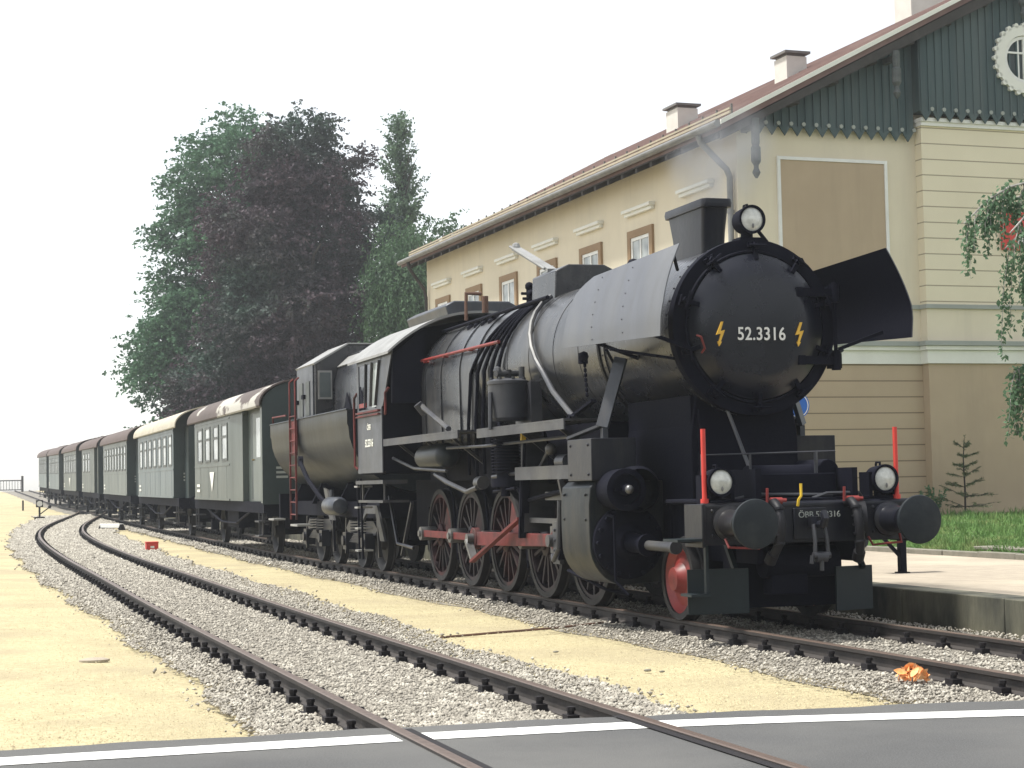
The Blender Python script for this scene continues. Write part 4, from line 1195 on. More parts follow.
        m.bar((s * 1.2 - .13, 2.475, 1.37), (s * 1.2 + .13, 2.475, 1.37), .03, .03)
        obj('valve_cover', m, KM, vb)
        m = MB(); m.sphere((s * 1.2, 2.40, 1.37), .05, 10); obj('valve_cap', m, M['steel'], vb)
        m = MB(); m.tube([(s * 1.3, 2.84, 1.1), (s * 1.3, 2.6, 1.08), (s * 1.3, 2.6, .4), (s * 1.2, 2.5, .25)], .018, 6); m.tube([(s * 1.32, 3.1, 1.15), (s * 1.22, 2.7, 1.12)], .015, 6); m.tube([(s * 1.3, 4.1, .45), (s * 1.1, 3.4, .26), (s * .9, 3.3, .22)], .02, 6)
        obj('drain_pipe', m, KM, cy)
        # slide bars, crosshead, motion bracket
        m = MB()
        m.bar((s * 1.08, 4.06, 1.0), (s * 1.08, 5.95, 1.0), .12, .06); m.bar((s * 1.08, 4.06, .95), (s * 1.08, 4.4, .95), .05, .1)
        m.box(*sx(.95, 1.30), 3.86, 6.0, 1.50, 1.66); m.box(*sx(.60, 1.20), 5.95, 6.05, .85, 2.05)
        m.bar((s * 1.30, 4.3, 1.50), (s * 1.25, 4.3, 1.25), .06, .06); m.bar((s * 1.1, 4.1, 1.30), (s * 1.1, 5.3, 1.30), .10, .10)
        m.cyl((s * 1.2, 4.25, 1.70), (s * 1.2, 4.55, 1.70), .09, n=14)
        obj('slide_bar', m, G, L)
        m = MB(); m.box(*sx(.98, 1.18), 4.55, 5.05, .62, .94); m.box(*sx(1.17, 1.22), 4.6, 4.85, .50, 1.0); m.cyl((s * 1.08, 4.06, .78), (s * 1.08, 4.6, .78), .045, n=12); m.cyl((s * 1.15, 4.9, .77), (s * 1.27, 4.9, .77), .075, n=12)
        for z in (.66, .78, .90):
            for y in (4.62, 4.76): m.sphere((s * 1.225, y, z), .022, 6)
        m.tube([(s * 1.30, 4.35, 1.25), (s * 1.32, 4.35, .70), (s * 1.30, 4.6, .55), (s * 1.24, 4.8, .6)], .028, 8)
        obj('crosshead', m, M['greyloco'], L)
        m = MB(); m.bar((s * 1.2, 4.62, .55), (s * 1.2, 4.35, 1.42), .035, .07, up=(1, 0, 0)); m.tube([(s * 1.2, 4.4, 1.37), (s * 1.15, 5.9, 1.25)], .03, 8)
        m.bar((s * 1.20, 5.9, 1.60), (s * 1.20, 6.02, .78), .05, .12, up=(1, 0, 0)); m.bar((s * 1.23, 5.95, 1.05), (s * 1.23, 5.80, 2.02), .03, .035, up=(1, 0, 0))
        obj('valve_gear', m, KM, L)
        m = MB(); m.bar((s * 1.25, 5.80, 1.98), (s * 1.25, 5.78, 2.12), .055, .055, up=(1, 0, 0)); obj('oil_cup', m, M['yellow'], L)
        # rods
        pa = .31
        def P(i): return 4.66 + 1.65 * i + pa
        m = MB()
        def rod(y0, y1, h0, h1, x, w, z0, z1):
            m.prism([(y0, z0 - h0 / 2), (y1, z1 - h1 / 2), (y1, z1 + h1 / 2), (y0, z0 + h0 / 2)] if s < 0 else [(y0, z0 + h0 / 2), (y1, z1 + h1 / 2), (y1, z1 - h1 / 2), (y0, z0 - h0 / 2)], 'x', *sx(x, x + w))
        rod(4.98, P(2), .15, .19, 1.12, .055, .77, .72)
        for yy, zz, rr_ in ((4.92, .77, .12), (P(2), .72, .15)): m.cyl((s * 1.10, yy, zz), (s * 1.19, yy, zz), rr_, n=18)
        obj('connecting_rod', m, M['red'], L, bevel=.008, ang=30)
        for i in range(4):
            m = MB(); rod(P(i), P(i + 1), .10, .10, .97, .05, .72, .72)
            obj('coupling_rod', m, M['red'], L, bevel=.006, ang=30)
        m = MB()
        for i in range(5):
            m.cyl((s * .80, P(i), .72), (s * 1.05, P(i), .72), .105, n=16); m.cyl((s * 1.05, P(i), .72), (s * 1.08, P(i), .72), .05, n=8)
        obj('crank_pin', m, M['steel'], L)
        m = MB(); m.bar((s * 1.25, P(2) + .02, .70), (s * 1.25, P(2) - .28, .42), .05, .10, up=(1, 0, 0)); m.cyl((s * 1.19, P(2), .72), (s * 1.28, P(2), .72), .07, n=12)
        obj('return_crank', m, M['steel'], L)
        m = MB(); m.bar((s * 1.29, P(2) - .28, .42), (s * 1.24, 6.02, 1.02), .035, .075, up=(1, 0, 0)); obj('eccentric_rod', m, M['red'], L)
    # wheels
    for i in range(5):
        y = 4.66 + 1.65 * i
        for s in (-1, 1):
            t, sp, cw = MB(), MB(), MB()
            r = .70
            spoked_wheel(t, sp, cw, s * .755, y, r, s, 15, cw_ang=R(180 + (-28 if i == 2 else -15)))
            w = obj('driving_wheel', sp, M['wheelred'] if i in (2, 4) else M['spoke'], L)
            obj('tyre', t, M['tyre'], w)
            obj('counterweight', cw, M['red'] if i in (2, 4) else M['wheelred'], w, ang=30)
        m = MB(); m.cyl((-.70, y, .70), (.70, y, .70), .10, n=14); obj('axle', m, KM, L)
        m = MB()
        for s in (-1, 1): m.bar((s * .74, y + .80, .42), (s * .74, y + .80, 1.12), .07, .08, up=(1, 0, 0)); m.box(min(s * .70, s * .80), max(s * .70, s * .80), y + .70, y + .80, .45, .95)
        obj('brake_hanger', m, KM, L)
    for s in (-1, 1):
        t, sp, cw = MB(), MB(), MB()
        c = Vector((s * .755, 2.06, .425))
        t.lathe([(.36, -.07), (.452, -.07), (.447, -.045), (.426, -.035), (.424, .065), (.36, .065), (.36, -.07)], c, (s, 0, 0), 40, False)
        sp.lathe([(.365, .05), (.34, .02), (.28, -.01), (.17, .02), (.13, .08), (.12, .115), (0, .12)], c, (s, 0, 0), 40, False)
        w = obj('leading_wheel', sp, M['redclean'], L); obj('tyre', t, M['tyre'], w)
    m = MB(); m.cyl((-.7, 2.06, .425), (.7, 2.06, .425), .09, n=14); obj('axle', m, KM, L)
    # front: buffer beam, buffers, coupling, hoses, poles
    m = MB()
    m.box(-1.14, 1.14, .64, .72, .82, 1.18); m.cyl((-1.14, .68, 1.185), (1.14, .68, 1.185), .045, n=12); m.box(-1.14, 1.14, .72, 1.0, .82, .85); m.box(-1.16, -1.12, .62, 1.05, .80, 1.22); m.box(1.12, 1.16, .62, 1.05, .80, 1.22)
    for s in (-1, 1):
        for dz in (-.12, .12):
            for dx in (-.17, .17): m.sphere((s * .875 + dx, .635, 1.03 + dz), .022, 6)
    m.box(-.18, .18, .615, .645, .85, 1.16)
    bb = obj('buffer_beam', m, K, L, bevel=.008, ang=30)
    obj('beam_lettering', front_text('ÖBB 52.3316', .085, (.10, .610, 1.09)), M['trimgrey'], bb, ang=0)
    for s in (-1, 1):
        m = MB(); m.lathe([(.17, .64), (.17, .60), (.135, .58), (.125, .30), (.10, .29), (.10, .05)], (s * .875, 0, 1.03), (0, 1, 0), 28, False)
        b = obj('buffer', m, K, L)
        m = MB(); m.lathe([(0, -.005), (.10, -.002), (.20, .008), (.232, .018), (.238, .035), (.232, .055), (.12, .075), (.09, .1)], (s * .875, 0, 1.03), (0, 1, 0), 40, False)
        obj('buffer_head', m, M['buffer'], b, ang=50)
    m = MB()
    m.bar((0, .64, 1.02), (0, .42, 1.02), .07, .11); m.tube([(0, .42, 1.0), (0, .34, 1.0), (0, .30, 1.06), (0, .34, 1.12)], .04, 8)
    obj('coupling_hook', m, K, L)
    m = MB()
    for s in (-1, 1): m.tube([(s * .055, .44, 1.0), (s * .065, .40, .85), (s * .07, .40, .70)], .020, 8)
    m.tube([(-.09, .40, .70), (.09, .40, .70)], .035, 8); m.tube([(0, .40, .72), (0, .40, .55)], .022, 8)
    m.tube([(-.11, .40, .62), (-.10, .40, .70)], .02, 6); m.cyl((-.06, .41, .68), (.06, .41, .68), .05, n=10)
    obj('screw_coupling', m, M['greyloco'], L)
    for s in (-1, 1):
        x = s * .42
        m = MB()
        pts = [(x, .64, 1.20), (x, .54, 1.22), (x, .45, 1.16), (x, .40, 1.0), (x + s * .02, .42, .82), (x + s * .05, .50, .70)]
        m.tube(pts, .045, 10)
        for k in range(5): m.ring(Vector(pts[2]).lerp(Vector(pts[4]), k / 4), (0, .2, 1), .045, .056, .02, 12)
        m.cyl((x + s * .05, .50, .72), (x + s * .06, .56, .64), .06, n=12)
        obj('brake_hose', m, M['hose'], L)
        m = MB(); m.ring((x + s * .13, .60, 1.02), (1, -.35, 0), .14, .20, .07, 28); m.ring((x + s * .15, .60, 1.02), (1, -.35, 0), .0, .15, .04, 28)
        obj('heating_hose', m, M['hose'], L)
        m = MB(); m.cyl((x - .02, .60, 1.235), (x + .10, .58, 1.235), .035, n=10); m.tube([(x - .06, .58, 1.22), (x - .06, .57, 1.36)], .014, 6); m.tube([(x + .02, .58, 1.24), (x + .14, .57, 1.24)], .022, 6)
        obj('brake_cock', m, M['redclean'], L)
    m = MB(); m.tube([(-.14, .60, 1.18), (-.14, .58, 1.24), (-.11, .58, 1.28), (-.11, .58, 1.40)], .014, 6); obj('steam_cock', m, M['yellow'], L)
    for x in (-1.09, 1.02):
        m = MB(); m.cyl((x, .70, 1.20), (x, .70, 1.95), .024, n=10); m.cyl((x, .70, 1.20), (x, .70, 1.27), .04, n=10); obj('marker_pole', m, M['signalred'], L)
        s = -1 if x < 0 else 1
        m = MB(); m.tube([(s * .95, .55, .88), (s * .94, .50, .80), (s * .62, .50, .78), (s * .60, .55, .86)], .014, 6); obj('shunter_handle', m, M['redclean'], L)
        if s < 0:
          m = MB(); m.box(min(s * 1.42, s * 1.16), max(s * 1.42, s * 1.16), .62, .98, .86, .885); m.bar((s * 1.10, .68, .84), (s * 1.10, .68, .34), .05, .03); m.box(min(s * 1.30, s * 1.08), max(s * 1.30, s * 1.08), .60, .86, .33, .355); m.bar((s * 1.16, .95, .85), (s * 1.38, .7, .87), .03, .03)
          obj('step', m, M['plow'], L)
        m = MB(); m.bar(((-.60, .80, .36) if s < 0 else (.38, .84, .34)), ((-1.20, .92, .36) if s < 0 else (.84, .94, .34)), .02, .44); m.bar((s * .7, .86, .54), (s * .7, 1.1, .85), .05, .05)
        obj('rail_guard', m, M['plow'], L)
    m = MB()
    m.tube([(-.98, 1.0, 1.22), (-.98, 1.0, 1.70), (.5, 1.0, 1.72)], .012, 6); m.tube([(-.45, 1.0, 1.22), (-.45, 1.0, 1.71)], .012, 6); m.tube([(.28, 1.0, 1.22), (.28, 1.0, 1.72)], .02, 6)
    m.tube([(-.2, 1.3, 1.26), (-.33, 1.9, 2.35)], .02, 8); m.tube([(-.7, 1.0, 1.24), (-.45, .9, 1.30), (.35, .8, 1.28)], .018, 8); m.tube([(.1, .75, 1.25), (.25, .72, 1.30), (.6, .72, 1.30), (.66, .75, 1.24)], .018, 6)
    obj('front_handrail', m, M['greyloco'], L)
    # cab
    cab_prof = [(12.23, 1.68), (12.23, 2.62), (11.50, 3.56), (13.92, 3.60), (13.92, 1.68)]
    for s in (-1, 1):
        m = MB()
        x0, x1 = sorted((s * 1.45, s * 1.47))
        # side sheet with a window opening, built from strips
        def quad(pts): m.prism(pts if s < 0 else pts[::-1], 'x', x0, x1)
        quad([(12.23, 1.68), (13.92, 1.68), (13.92, 2.72), (12.23, 2.72)])
        quad([(12.23, 2.72), (12.55, 2.72), (12.20, 3.57), (11.50, 3.57), (12.14, 2.74)])
        quad([(12.20, 3.44), (13.92, 3.46), (13.92, 3.60), (11.50, 3.57), (12.15, 3.56)])
        quad([(13.80, 2.72), (13.92, 2.72), (13.92, 3.46), (13.80, 3.46)])
        sd_ = obj('cab_side', m, M['cabgrey'], L, ang=20)
        m = MB(); m.bar((s * 1.478, 12.60, 2.76), (s * 1.478, 12.30, 3.46), .02, .05, up=(1, 0, 0)); m.bar((s * 1.478, 12.95, 2.76), (s * 1.478, 12.80, 3.46), .03, .05, up=(1, 0, 0)); m.bar((s * 1.478, 13.3, 2.76), (s * 1.478, 13.22, 3.46), .03, .05, up=(1, 0, 0))
        fr = obj('cab_window', m, M['greyloco'], sd_)
        m = MB(); m.prism([(12.62, 2.74), (12.93, 2.74), (12.78, 3.44), (12.32, 3.44)], 'x', *sorted((s * 1.455, s * 1.460))); obj('pane', m, M['paleglass'], fr)
        m = MB(); m.box(*sorted((s * 1.472, s * 1.52)), 12.30, 13.86, 2.655, 2.685); m.box(*sorted((s * 1.472, s * 1.52)), 12.30, 13.86, 2.60, 2.625); obj('arm_rest', m, M['red'], sd_)
        m = MB(); m.box(*sorted((s * 1.472, s * 1.478)), 13.25, 13.75, 2.76, 2.83); obj('number_plate', m, M['redclean'], sd_)
        if s < 0:
            obj('cab_lettering', side_text('ÖBB', .13, (-1.474, 13.1, 2.42)), M['trim'], sd_, ang=0)
            obj('cab_lettering', side_text('52.3316', .17, (-1.474, 13.1, 2.16), .003), M['trim'], sd_, ang=0)
        for yy, za, zb in ((14.02, 1.75, 3.02), (11.85, 2.60, 3.0)):
            m = MB(); m.tube([(s * 1.46, yy + (.18 if yy < 13 else -.05), za), (s * 1.50, yy, za + .05), (s * 1.50, yy, zb - .08), (s * 1.46, yy - .06, zb)], .022, 8); obj('cab_handrail', m, M['red'], sd_)
        m = MB()
        m.box(*sorted((s * 1.10, s * 1.50)), 12.1, 14.0, 1.50, 1.56); m.box(*sorted((s * 1.05, s * 1.48)), 12.2, 13.9, 1.20, 1.24)
        m.bar((s * 1.42, 12.3, 1.5), (s * 1.42, 12.3, 1.22), .03, .03); m.bar((s * 1.42, 13.8, 1.5), (s * 1.42, 13.8, 1.22), .03, .03)
        obj('cab_footboard', m, M['greyloco'], L)
        m = MB()
        for y0_ in (14.05, 14.30): m.bar((s * 1.40, y0_, 1.6), (s * 1.38, y0_, .25), .03, .03)
        so = obj('cab_steps', m, KM, L)
        m = MB()
        for z in (1.45, 1.10, .75, .38): m.box(*sorted((s * 1.20, s * 1.46)), 14.06, 14.29, z, z + .03)
        obj('step_tread', m, M['roofmetal'], so)
    m = MB()
    m.prism([(-1.45, 1.7), (-1.45, 2.75), (-1.42, 3.52), (-.9, 3.95), (0, 4.12), (.9, 3.95), (1.42, 3.52), (1.45, 2.75), (1.45, 1.7)][::-1], 'y', 12.25, 12.30)
    m.prism([(-1.44, 2.75), (-1.42, 3.5), (-.9, 3.93), (-.9, 2.75)][::-1], 'y', 11.66, 11.70)
    obj('cab_front_wall', m, KM, L, ang=20)
    m = MB(); m.box(-1.40, 1.40, 12.3, 14.0, 1.66, 1.72); m.box(-.9, .9, 12.3, 12.8, 1.7, 3.6); obj('cab_floor', m, KM, L)
    m = MB()
    def arc(x): return 3.56 + .62 * (1 - (abs(x) / 1.52) ** 2.3)
    xs_ = np.linspace(-1.53, 1.53, 25)
    q = [(x, arc(x)) for x in xs_] + [(x, arc(x) - .04) for x in xs_[::-1]]
    vs, fs = [], []
    n = len(q)
    for yy in (0, 1):
        for k, (x, z) in enumerate(q): vs.append((x, (11.42 + .10 * (abs(x) / 1.5) ** 2) if yy == 0 else 14.35, z))
    fs = [(k, (k + 1) % n, n + (k + 1) % n, n + k) for k in range(n)]
    for k in range(12 * 2): fs.append((k, n - 1 - k, n - 2 - k, k + 1)); fs.append((n + k, n + k + 1, n + n - 2 - k, n + n - 1 - k))
    m.add(vs, fs)
    m.bar((0, 11.44, 4.16), (0, 14.3, 4.16), .05, .05)
    obj('cab_roof', m, M['roofmetal'], L, ang=30)
    m = MB()
    m.prism([(-.55, 4.10), (-.60, 4.26), (-.45, 4.34), (.45, 4.34), (.60, 4.26), (.55, 4.10)][::-1], 'y', 11.5, 13.9)
    obj('roof_ventilator', m, M['cabgrey'], L, bevel=.02, ang=30)
    m = MB(); m.tube([(-.35, 11.2, 4.0), (-.35, 11.2, 4.42), (-.1, 11.2, 4.42)], .03, 8); m.cyl((-.1, 11.0, 4.1), (-.1, 11.0, 4.36), .05, n=10)
    obj('whistle', m, M['rust'], L)
    return L
loco = build_loco()

# ------------------------------------------------------------------ tender
def axle_set(parent, y, r, s_list=(-1, 1), red=False):
    for s in s_list:
        c = Vector((s * .755, y, r)); m = MB()
        m.lathe([(0, .08), (r * .25, .08), (r * .3, .0), (r * .7, -.02), (r * .84, .05), (r - .002, .065), (r, -.035), (r + .025, -.05), (r + .025, -.07), (0, -.05)], c, (s, 0, 0), 32, False)
        obj('wheel', m, M['wheeldark'], parent)
    m = MB(); m.cyl((-.7, y, r), (.7, y, r), .08, n=12); obj('axle', m, M['blackmatt'], parent)

def bogie_side(m, s, ya, yb, r):
    x0, x1 = sorted((s * .92, s * 1.0))
    m.prism([(ya - .45, .72), (ya - .2, .86), (yb + .2, .86), (yb + .45, .72), (yb + .3, .62), (yb - .25, .62), (yb - .4, .45), (ya + .4, .45), (ya + .25, .62), (ya - .3, .62)], 'x', x0, x1)
    for y in (ya, yb):
        m.box(*sorted((s * .96, s * 1.14)), y - .13, y + .13, r - .16, r + .15); m.cyl((s * 1.14, y, r), (s * 1.18, y, r), .09, n=12)
    for k in range(6):
        w = .52 - k * .07; m.box(*sorted((s * 1.0, s * 1.10)), (ya + yb) / 2 - w, (ya + yb) / 2 + w, .48 + k * .028, .50 + k * .028)
    for y in ((ya + yb) / 2 - .3, (ya + yb) / 2 + .3):
        for k in range(5): m.ring((s * 1.05, y, .66 + k * .05), (0, 0, 1), .05, .085, .025, 14)
    m.bar((s * .98, ya - .55, .25), (s * .98, ya - .45, .9), .05, .06); m.bar((s * .98, yb + .55, .25), (s * .98, yb + .45, .9), .05, .06)

def build_tender():
    T = empty('tub_tender', (0, 18.5, 0), label='grey green tub shaped tender with cabin behind the locomotive cab', cat='tender')
    # water tub: half-round trough
    m = MB()
    def sec(y, k=1.0):
        pts = [(-1.45 * k, 2.80), (-1.45 * k, 2.55)]
        for a in range(0, 181, 9):
            t = R(180 + a); pts.append((1.43 * k * math.cos(t), 2.50 + 1.16 * k * math.sin(t)))
        pts += [(1.45 * k, 2.55), (1.45 * k, 2.80)]
        return [(x, y, z) for x, z in pts]
    secs = [sec(14.80), sec(22.15)]
    n = len(secs[0]); vs = [p for s_ in secs for p in s_]
    fs = [(k, k + 1, n + k + 1, n + k) for k in range(n - 1)] + [tuple(range(n)), tuple(range(2 * n - 1, n - 1, -1)), (0, n, 2 * n - 1, n - 1)]
    m.add(vs, fs)
    for s in (-1, 1): m.tube([(s * 1.45, 14.8, 2.80), (s * 1.45, 22.15, 2.80)], .02, 6)
    tub = obj('water_tub', m, M['tub'], T, ang=25)
    m = MB()
    m.prism([(-.92, 2.78), (-.90, 3.45), (-.82, 3.74), (-.58, 3.96), (0, 4.08), (.58, 3.96), (.82, 3.74), (.90, 3.45), (.92, 2.78)][::-1], 'y', 14.95, 18.33)
    for s in (-1, 1):
        m.bar((s * .60, 14.9, 3.98), (s * .60, 18.3, 3.98), .05, .04)
    obj('coal_bunker', m, M['smokebox'], T, bevel=.01, ang=22)
    m = MB()
    for s in (-1, 1):
        for y0_, h in ((15.6, .46), (16.7, .42)):
            m.prism([(s * 1.33, 0), (s * 1.05, 0), (s * 1.16, 0)], 'z', 0, 0.001) if False else m.prism([(y0_, 2.79), (y0_ + .7, 2.79), (y0_ + .35, 2.79 + h)], 'x', *sorted((s * .925, s * .945)))
    obj('dark_triangle', m, M['blackmatt'], T, ang=20)  # dark triangular patches low on the bunker side, drawn as thin plates
    # crew cabin
    m = MB()
    m.prism([(-1.26, 2.79), (-1.26, 3.83), (-.62, 4.20), (.62, 4.20), (1.26, 3.83), (1.26, 2.79)][::-1], 'y', 18.35, 20.05)
    cb = obj('crew_cabin', m, M['smokebox'], T, bevel=.01, ang=20)
    for s in (-1, 1):
        m = MB(); m.box(*sorted((s * 1.262, s * 1.285)), 18.47, 20.03, 2.80, 3.82)
        sd_ = obj('cabin_side', m, M['cabgrey'], cb)
        for y0_ in (18.75, 19.40):
            m = MB(); m.box(*sorted((s * 1.286, s * 1.30)), y0_, y0_ + .36, 2.86, 3.52)
            w = obj('cabin_window', m, M['winframe'], sd_)
            m.box(*sorted((s * 1.30, s * 1.31)), y0_, y0_ + .36, 3.1, 3.16)
        m = MB(); m.box(*sorted((s * 1.286, s * 1.34)), 19.15, 19.35, 3.20, 3.28); m.box(*sorted((s * 1.286, s * 1.34)), 19.85, 20.04, 3.12, 3.20); obj('door_hinge', m, M['blackmatt'], sd_)
    m = MB(); m.box(-1.21, -.94, 18.31, 18.348, 3.15, 3.70)
    w = obj('cabin_window', m, M['roofmetal'], cb)
    m = MB(); m.box(-1.18, -.97, 18.302, 18.309, 3.19, 3.66); obj('pane', m, M['glass'], w)
    m = MB()
    for s in (-1, 1): m.prism([(s * 1.30, 3.84), (s * .62, 4.235), (s * .60, 4.21), (s * 1.28, 3.81)] if s > 0 else [(s * 1.28, 3.81), (s * .60, 4.21), (s * .62, 4.235), (s * 1.30, 3.84)], 'y', 18.31, 20.11)
    m.box(-.61, .61, 18.31, 20.11, 4.21, 4.236)
    obj('cabin_roof', m, M['roofmetal'], cb, ang=20)
    m = MB()
    for s in (-1, 1): m.prism([(s * .83, 3.75), (s * .59, 3.97), (0, 4.085), (0, 4.10), (s * .60, 3.985), (s * .845, 3.765)] if s > 0 else [(s * .845, 3.765), (s * .60, 3.985), (0, 4.10), (0, 4.085), (s * .59, 3.97), (s * .83, 3.75)], 'y', 14.92, 18.3)
    obj('bunker_cover', m, M['roofmetal'], T, ang=20)
    m = MB(); m.cyl((0, 21.0, 2.8), (0, 21.0, 3.0), .3, n=20); m.box(-.9, .9, 20.15, 21.9, 2.80, 2.86); obj('water_hatch', m, M['blackmatt'], T)
    # ladder, red rails
    m = MB()
    for y in (19.15, 19.72): m.bar((-1.50, y, .85), (-1.50, y, 2.95), .03, .035)
    for k in range(9): m.cyl((-1.50, 19.15, .95 + k * .24), (-1.50, 19.72, .95 + k * .24), .014, n=6)
    for y in (19.15, 19.72): m.tube([(-1.50, y, 2.9), (-1.50, y, 3.55), (-1.42, y, 3.62)], .02, 6)
    m.tube([(-1.48, 20.2, 2.92), (-1.46, 21.8, 2.94), (-1.40, 22.05, 2.80)], .02, 6)
    obj('ladder', m, M['red'], T)
    m = MB(); m.box(-1.475, -1.46, 19.15, 19.72, 2.1, 2.78); obj('ladder_plate', m, M['red'], T)
    m = MB(); m.box(-1.50, -1.20, 19.10, 19.80, .72, .76); m.box(-1.45, -1.2, 21.9, 22.5, .80, .84); obj('tender_step', m, M['roofmetal'], T)
    # frame and running gear
    m = MB()
    m.box(-1.0, 1.0, 14.4, 22.35, .92, 1.20); m.box(-.45, .45, 14.5, 22.2, .55, .95); m.box(-1.25, 1.25, 22.20, 22.32, .85, 1.35)
    for y in (15.3, 17.2, 19.6, 21.6): m.prism([(-1.1, 1.15), (1.1, 1.15), (.9, 1.55), (-.9, 1.55)], 'y', y, y + .08)
    m.tube([(-1.46, 18.9, 1.95), (-1.42, 18.4, 1.62), (-1.35, 17.5, 1.25), (-1.2, 17.2, 1.1)], .045, 8); m.cyl((-1.48, 19.0, 1.98), (-1.40, 19.0, 1.98), .1, n=12)
    obj('tender_frame', m, M['blackmatt'], T, ang=25)
    m = MB(); m.lathe([(0, 16.5), (.13, 16.52), (.17, 16.6), (.17, 17.35), (.13, 17.42), (0, 17.45)], (-1.22, 0, 1.12), (0, 1, 0), 20, False); m.cyl((-1.22, 17.2, 1.25), (-1.22, 17.2, 1.42), .04, n=8)
    obj('air_reservoir', m, M['cabgrey'], T)
    for s in (-1, 1):
        m = MB(); m.prism([(17.6, .85), (18.2, 1.42), (18.5, 1.46), (18.0, .85)], 'x', *sorted((s * 1.06, s * 1.10))); m.prism([(13.6, .55), (14.1, 1.14), (14.9, 1.14), (15.3, .8), (14.9, 1.0), (14.2, 1.0), (13.9, .55)], 'x', *sorted((s * 1.08, s * 1.12)))
        obj('mud_guard', m, M['greyloco'], T, ang=20)
    for ya, yb in ((15.05, 16.55), (18.65, 20.15)):
        m = MB()
        for s in (-1, 1): bogie_side(m, s, ya, yb, .5)
        bg_ = obj('bogie', m, M['black'], T, ang=25)
        for y in (ya, yb): axle_set(bg_, y, .5)
    for s in (-1, 1):
        m = MB(); m.lathe([(.13, 22.32), (.12, 22.7), (.09, 22.7), (.09, 22.9), (.22, 22.92), (.22, 22.97), (0, 22.975)], (s * .875, 0, 1.04), (0, 1, 0), 24, False); obj('buffer', m, M['blackmatt'], T)
    return T
build_tender()

